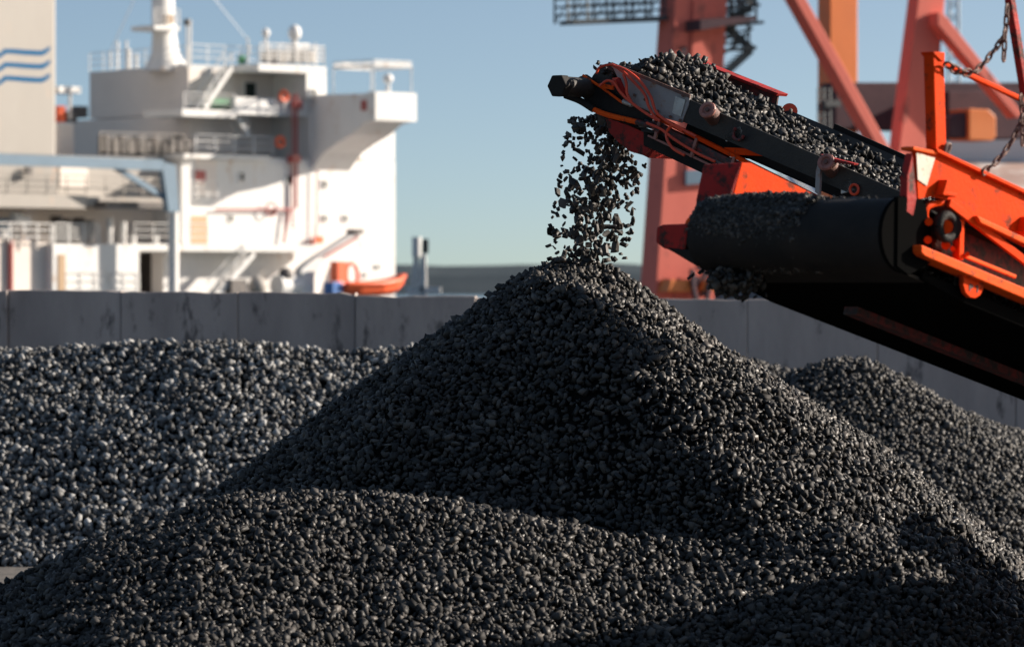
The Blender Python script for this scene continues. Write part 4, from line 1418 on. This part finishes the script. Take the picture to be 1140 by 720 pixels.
be_ = thing('beacon', tuple(Vector((qa(467, 331).x, Q, 0))), 'slim white harbour beacon with a black backed lamp beside the ship', 'beacon')
mb = MB()
for (x0, x1) in ((455, 462), (463, 465), (474, 473)):
    a = qa(x0, 331); a.z = 0
    mb.tube([a, qa(x1, 284)], 0.09, 5)
for k in range(6):
    y = 328 - k * 8
    mb.tube([qa(455 + k * 1.2, y), qa(474, y - 6)], 0.045, 4)
mb.build('lattice_leg', 'ship_white', be_)
MB().prism([qa(467, 331), qa(475, 331), qa(474, 283), qa(468, 283)], Vector((0, 0.5, 0))).build('post', 'ship_white', be_)
MB().tube([qa(464, 286), qa(464, 264)], 0.28, 14).build('lamp', 'ship_white', be_, smooth=True)
MB().prism([qa(470, 282), qa(477, 282), qa(477, 266), qa(470, 266)], Vector((0, 0.4, 0))).build('lamp_back', 'black_paint', be_, bevel=0.03)
mb = MB(); mb.box(qa(452, 326), (2.0, 0, 0), (0, 1.0, 0), (0, 0, 0.35)); mb.build('platform', 'ship_white', be_)
# ------------------------------------------------------------------ red harbour crane
CY = 150
CN = Vector((math.sin(R(26)), -math.cos(R(26)), 0))
CP = at(880, 318, CY)


def ck(px, py, n=0.0):
    return onpl(px, py, CP + CN * n, CN)


crane = thing('harbour_crane', (CP.x, CP.y, 0), 'tall faded red harbour crane with tapering legs behind the conveyors', 'crane')


def cpoly(name, pts, n, depth, m, parent=crane, bev=0.04):
    return MB().prism([ck(x, y, n) for x, y in pts], -CN * depth).build(name, m, parent, bevel=bev)


def zero(px, n):        # foot of a crane member on the ground
    p = ck(px, 330, n); return p


# left leg
lg = MB()
A_, B_, C__, D_ = ck(762, -150, 0), ck(816, -150, 0), ck(792, 335, 0), ck(724, 335, 0)
C__.z = 0; D_.z = 0
lg.prism([A_, B_, C__, D_], -CN * 1.3)
l1 = lg.build('leg', 'crane_red', crane, bevel=0.05)
cpoly('leg_stiffener', [(772, 0), (795, 0), (786, 200), (764, 200)], 0.10, 0.095, 'crane_red', l1)
cpoly('access_hatch', [(758, 52), (765, 52), (764, 72), (757, 72)], 0.14, 0.035, 'crane_dark', l1, 0)
cpoly('cable_box', [(764, 190), (805, 186), (800, 203), (764, 206)], 0.16, 0.15, 'slate_blue', l1, 0)
cpoly('leg_platform', [(780, 22), (842, 18), (842, 23), (780, 34)], 1.2, 3.0, 'crane_dark', l1, 0)
# right legs, diagonal and portal beam
l2 = cpoly('leg', [(924, -150), (955, -150), (955, 170), (924, 170)], -5.5, 1.0, 'crane_orange')
cpoly('leg', [(925, 150), (950, 150), (950, 330), (925, 330)], -5.5, 1.0, 'crane_orange')
cpoly('portal_beam', [(930, 92), (1150, 92), (1150, 150), (930, 143)], -4.2, 1.2, 'crane_dark')
cpoly('leg', [(1030, -150), (1072, -150), (1052, 0), (1038, 172), (1030, 335), (968, 335), (1000, 172), (1022, 0)], 0.0, 0.8, 'crane_red')
cpoly('brace', [(800, -150), (812, -150), (897, -2), (995, 172), (985, 178), (886, 2)], 0.9, 0.8, 'crane_red')
cpoly('brace', [(1044, 14), (1050, 14), (1112, 92), (1140, 128), (1132, 132), (1044, 28)], 0.7, 0.7, 'crane_red')
cpoly('side_beam', [(1056, 102), (1300, 95), (1300, 150), (1056, 156)], -2.0, 2.0, 'crane_dark')
mh = cpoly('motor_housing', [(1079, 121), (1101, 122), (1109, 130), (1109, 152), (1105, 157), (1079, 156)], -0.4, 1.5, 'crane_orange')
cpoly('motor_end', [(1057, 130), (1078.5, 124), (1078.5, 154), (1057, 152)], -0.6, 1.1, 'crane_dark')
# boom above the frame and the top beams
cpoly('top_beam', [(700, -190), (1200, -190), (1200, -150), (700, -150)], 0.3, 3.0, 'crane_red')
cpoly('machinery_house', [(930, -260), (1120, -260), (1120, -190), (930, -190)], 0.2, 6.0, 'crane_orange')
# walkway and stair platforms
wk = MB()
cw = [ck(632, 27, -1), ck(742, 22, -1)]
wk.bar(ck(630, 25.5, -1), ck(742, 21, -1), 1.1, 0.16)
wk.build('walkway', 'crane_walk', crane)


def crail(pts, h, gap, name='railing', m='crane_walk', r=0.04):
    mb = MB()
    for n in (0, -1.1):
        P = [p + CN * n for p in pts]
        for k in range(4):
            mb.tube([p + Vector((0, 0, h * (k + 1) / 4)) for p in P], r, 4)
        for i in range(len(P) - 1):
            L = (P[i + 1] - P[i]).length
            c = max(1, int(L / gap))
            for k in range(c + 1):
                q_ = P[i].lerp(P[i + 1], k / c)
                mb.tube([q_, q_ + Vector((0, 0, h))], r * 1.1, 4)
                if k < c: mb.tube([q_, P[i].lerp(P[i + 1], (k + 1) / c) + Vector((0, 0, h))], r * .7, 4)
    return mb.build(name, m, crane)


crail([ck(632, 25, -.5), ck(740, 20, -.5)], 1.25, .75)
for (y, x0, x1) in ((9, 803, 838), (28, 803, 842), (56, 800, 834)):
    MB().bar(ck(x0, y + 1, -.6), ck(x1, y - 2, -.6), 1.2, 0.12).build('stair_landing', 'crane_walk', crane)
    crail([ck(x0, y, -.1), ck(x1, y - 3, -.1)], 0.9, .5)
for (a, b) in (((805, 84), (836, 56)), ((838, 56), (806, 28)), ((804, 28), (836, 8)), ((815, -40), (838, 8))):
    mb = MB()
    mb.bar(ck(*a, -.3), ck(*b, -.3), 0.1, 0.3); mb.bar(ck(*a, -1.1), ck(*b, -1.1), 0.1, 0.3)
    for k in range(9):
        p = ck(*a, -.3).lerp(ck(*b, -.3), k / 8)
        mb.bar(p, p - CN * .8, .2, .04)
    mb.tube([ck(*a, -.3) + Vector((0, 0, .8)), ck(*b, -.3) + Vector((0, 0, .8))], .04, 4)
    mb.build('stairs', 'crane_walk', crane)
# ladder cage beside the orange leg
mb = MB()
for x in (911, 917, 924):
    mb.tube([ck(x, 150, -4), ck(x, 98, -4)], 0.05, 4)
for k in range(8): mb.tube([ck(911, 100 + k * 7, -4), ck(924, 100 + k * 7, -4)], 0.04, 4)
mb.bar(ck(917, 116, -4), ck(934, 115, -4), .3, .25)
mb.build('ladder', 'crane_walk', crane)
# bogies at the foot of the left leg
for (x, y, w_, h_, m) in ((760, 318, 34, 14, 'crane_orange'), (794, 318, 26, 12, 'crane_orange')):
    cpoly('bogie', [(x - w_ / 2, y + h_ / 2), (x - w_ / 2 + 4, y - h_ / 2), (x + w_ / 2 - 4, y - h_ / 2), (x + w_ / 2, y + h_ / 2)], 0.8, 1.4, m)
mb = MB()
for (x0, y0, x1, y1) in ((772, 318, 800, 296), (776, 296, 806, 318), (782, 330, 785, 292), (798, 332, 798, 292), (805, 320, 770, 308)):
    mb.bar(ck(x0, y0, .4), ck(x1, y1, .4), .18, .18)
mb.build('bogie_frame', 'crane_dark', crane)
cab = arc_pts([ck(770, 300, .8), ck(774, 330, 1.0), ck(784, 345, 1.0), ck(790, 318, 0.9), ck(798, 300, .8)])
MB().tube(cab, .12, 6).build('power_cable', 'crane_dark', crane, smooth=True)

# ------------------------------------------------------------------ shed and lattice mast far behind
sh = thing('warehouse', tuple(Vector((at(960, 318, 215).x, 215, 0))), 'long pale roofed warehouse in the distance behind the red crane legs', 'warehouse')
sy = 195


def wa(x, y, Y=sy): return at(x, y, Y)


a, b = wa(764, 192), wa(1320, 192)
a.z = b.z = 0
h0 = wa(900, 222).z
MB().box((a.x, sy, -.02), (b.x - a.x, 0, 0), (0, 28, 0), (0, 0, h0)).build('wall', 'shed_dark', sh)
z0, z1 = wa(900, 222).z, wa(900, 186).z
xl, xr = wa(842, 200).x, b.x
MB().prism([(xl, sy - .4, z0 - .1), (xl, sy + 14, z1), (xl, sy + 28.4, z0 - .1)], Vector((xr - xl, 0, 0))).build('roof', 'shed_pale', sh)
rt = MB()
for i in range(26):
    x = xl + (i + .5) * (xr - xl) / 26
    rt.bar((x, sy - .5, z0 + .02), (x, sy + 13.9, z1 + .12), .12, .12)
rt.build('roof_seam', 'shed_dark', sh)
# second shed, rusty roof on the right
s2 = thing('rusty_shed', tuple(Vector((at(1090, 318, 172).x, 172, 0))), 'low shed with a streaked pinkish metal roof and white clerestory band', 'shed')
a, b = at(1052, 330, 172), at(1330, 330, 172)
zt, zb = at(1090, 178, 172).z, at(1090, 228, 172).z
zt2 = at(1090, 154, 184).z
MB().box((a.x, 172, -.02), (b.x - a.x, 0, 0), (0, 20, 0), (0, 0, zb)).build('wall', 'shed_dark', s2)
MB().prism([(a.x - .2, 171.6, zb), (a.x - .2, 184, zt + .3), (a.x - .2, 192, zt - .6), (a.x - .2, 192, zb)], Vector((b.x - a.x + .4, 0, 0))).build('roof', 'shed_roof', s2)
MB().box((a.x - .1, 184.2, zt - .5), (b.x - a.x, 0, 0), (0, 3, 0), (0, 0, zt2 - zt + .5)).build('clerestory', 'shed_pale', s2)
# pale lattice mast
lm = MB()
for (x0, x1) in ((1052, 1058), (1072, 1066)):
    for dy in (0, 1.2):
        p = at(x0, 230, 260 + dy); p.z = 0
        lm.tube([p, at(x1, -90, 260 + dy)], 0.09, 5)
for k in range(22):
    y = 230 - k * 14.5
    f0 = (230 - y) / 320; f1 = min(1, f0 + 14.5 / 320)
    lm.tube([at(1052 + 6 * f0, y, 260), at(1072 - 6 * f1, y - 14.5, 260)], .05, 4)
    lm.tube([at(1072 - 6 * f0, y, 260), at(1052 + 6 * f1, y - 14.5, 260)], .05, 4)
lmo = lm.build('lattice_mast', 'mast_pale')
tag(lmo, 'slender pale lattice mast rising behind the crane on the right', 'mast')
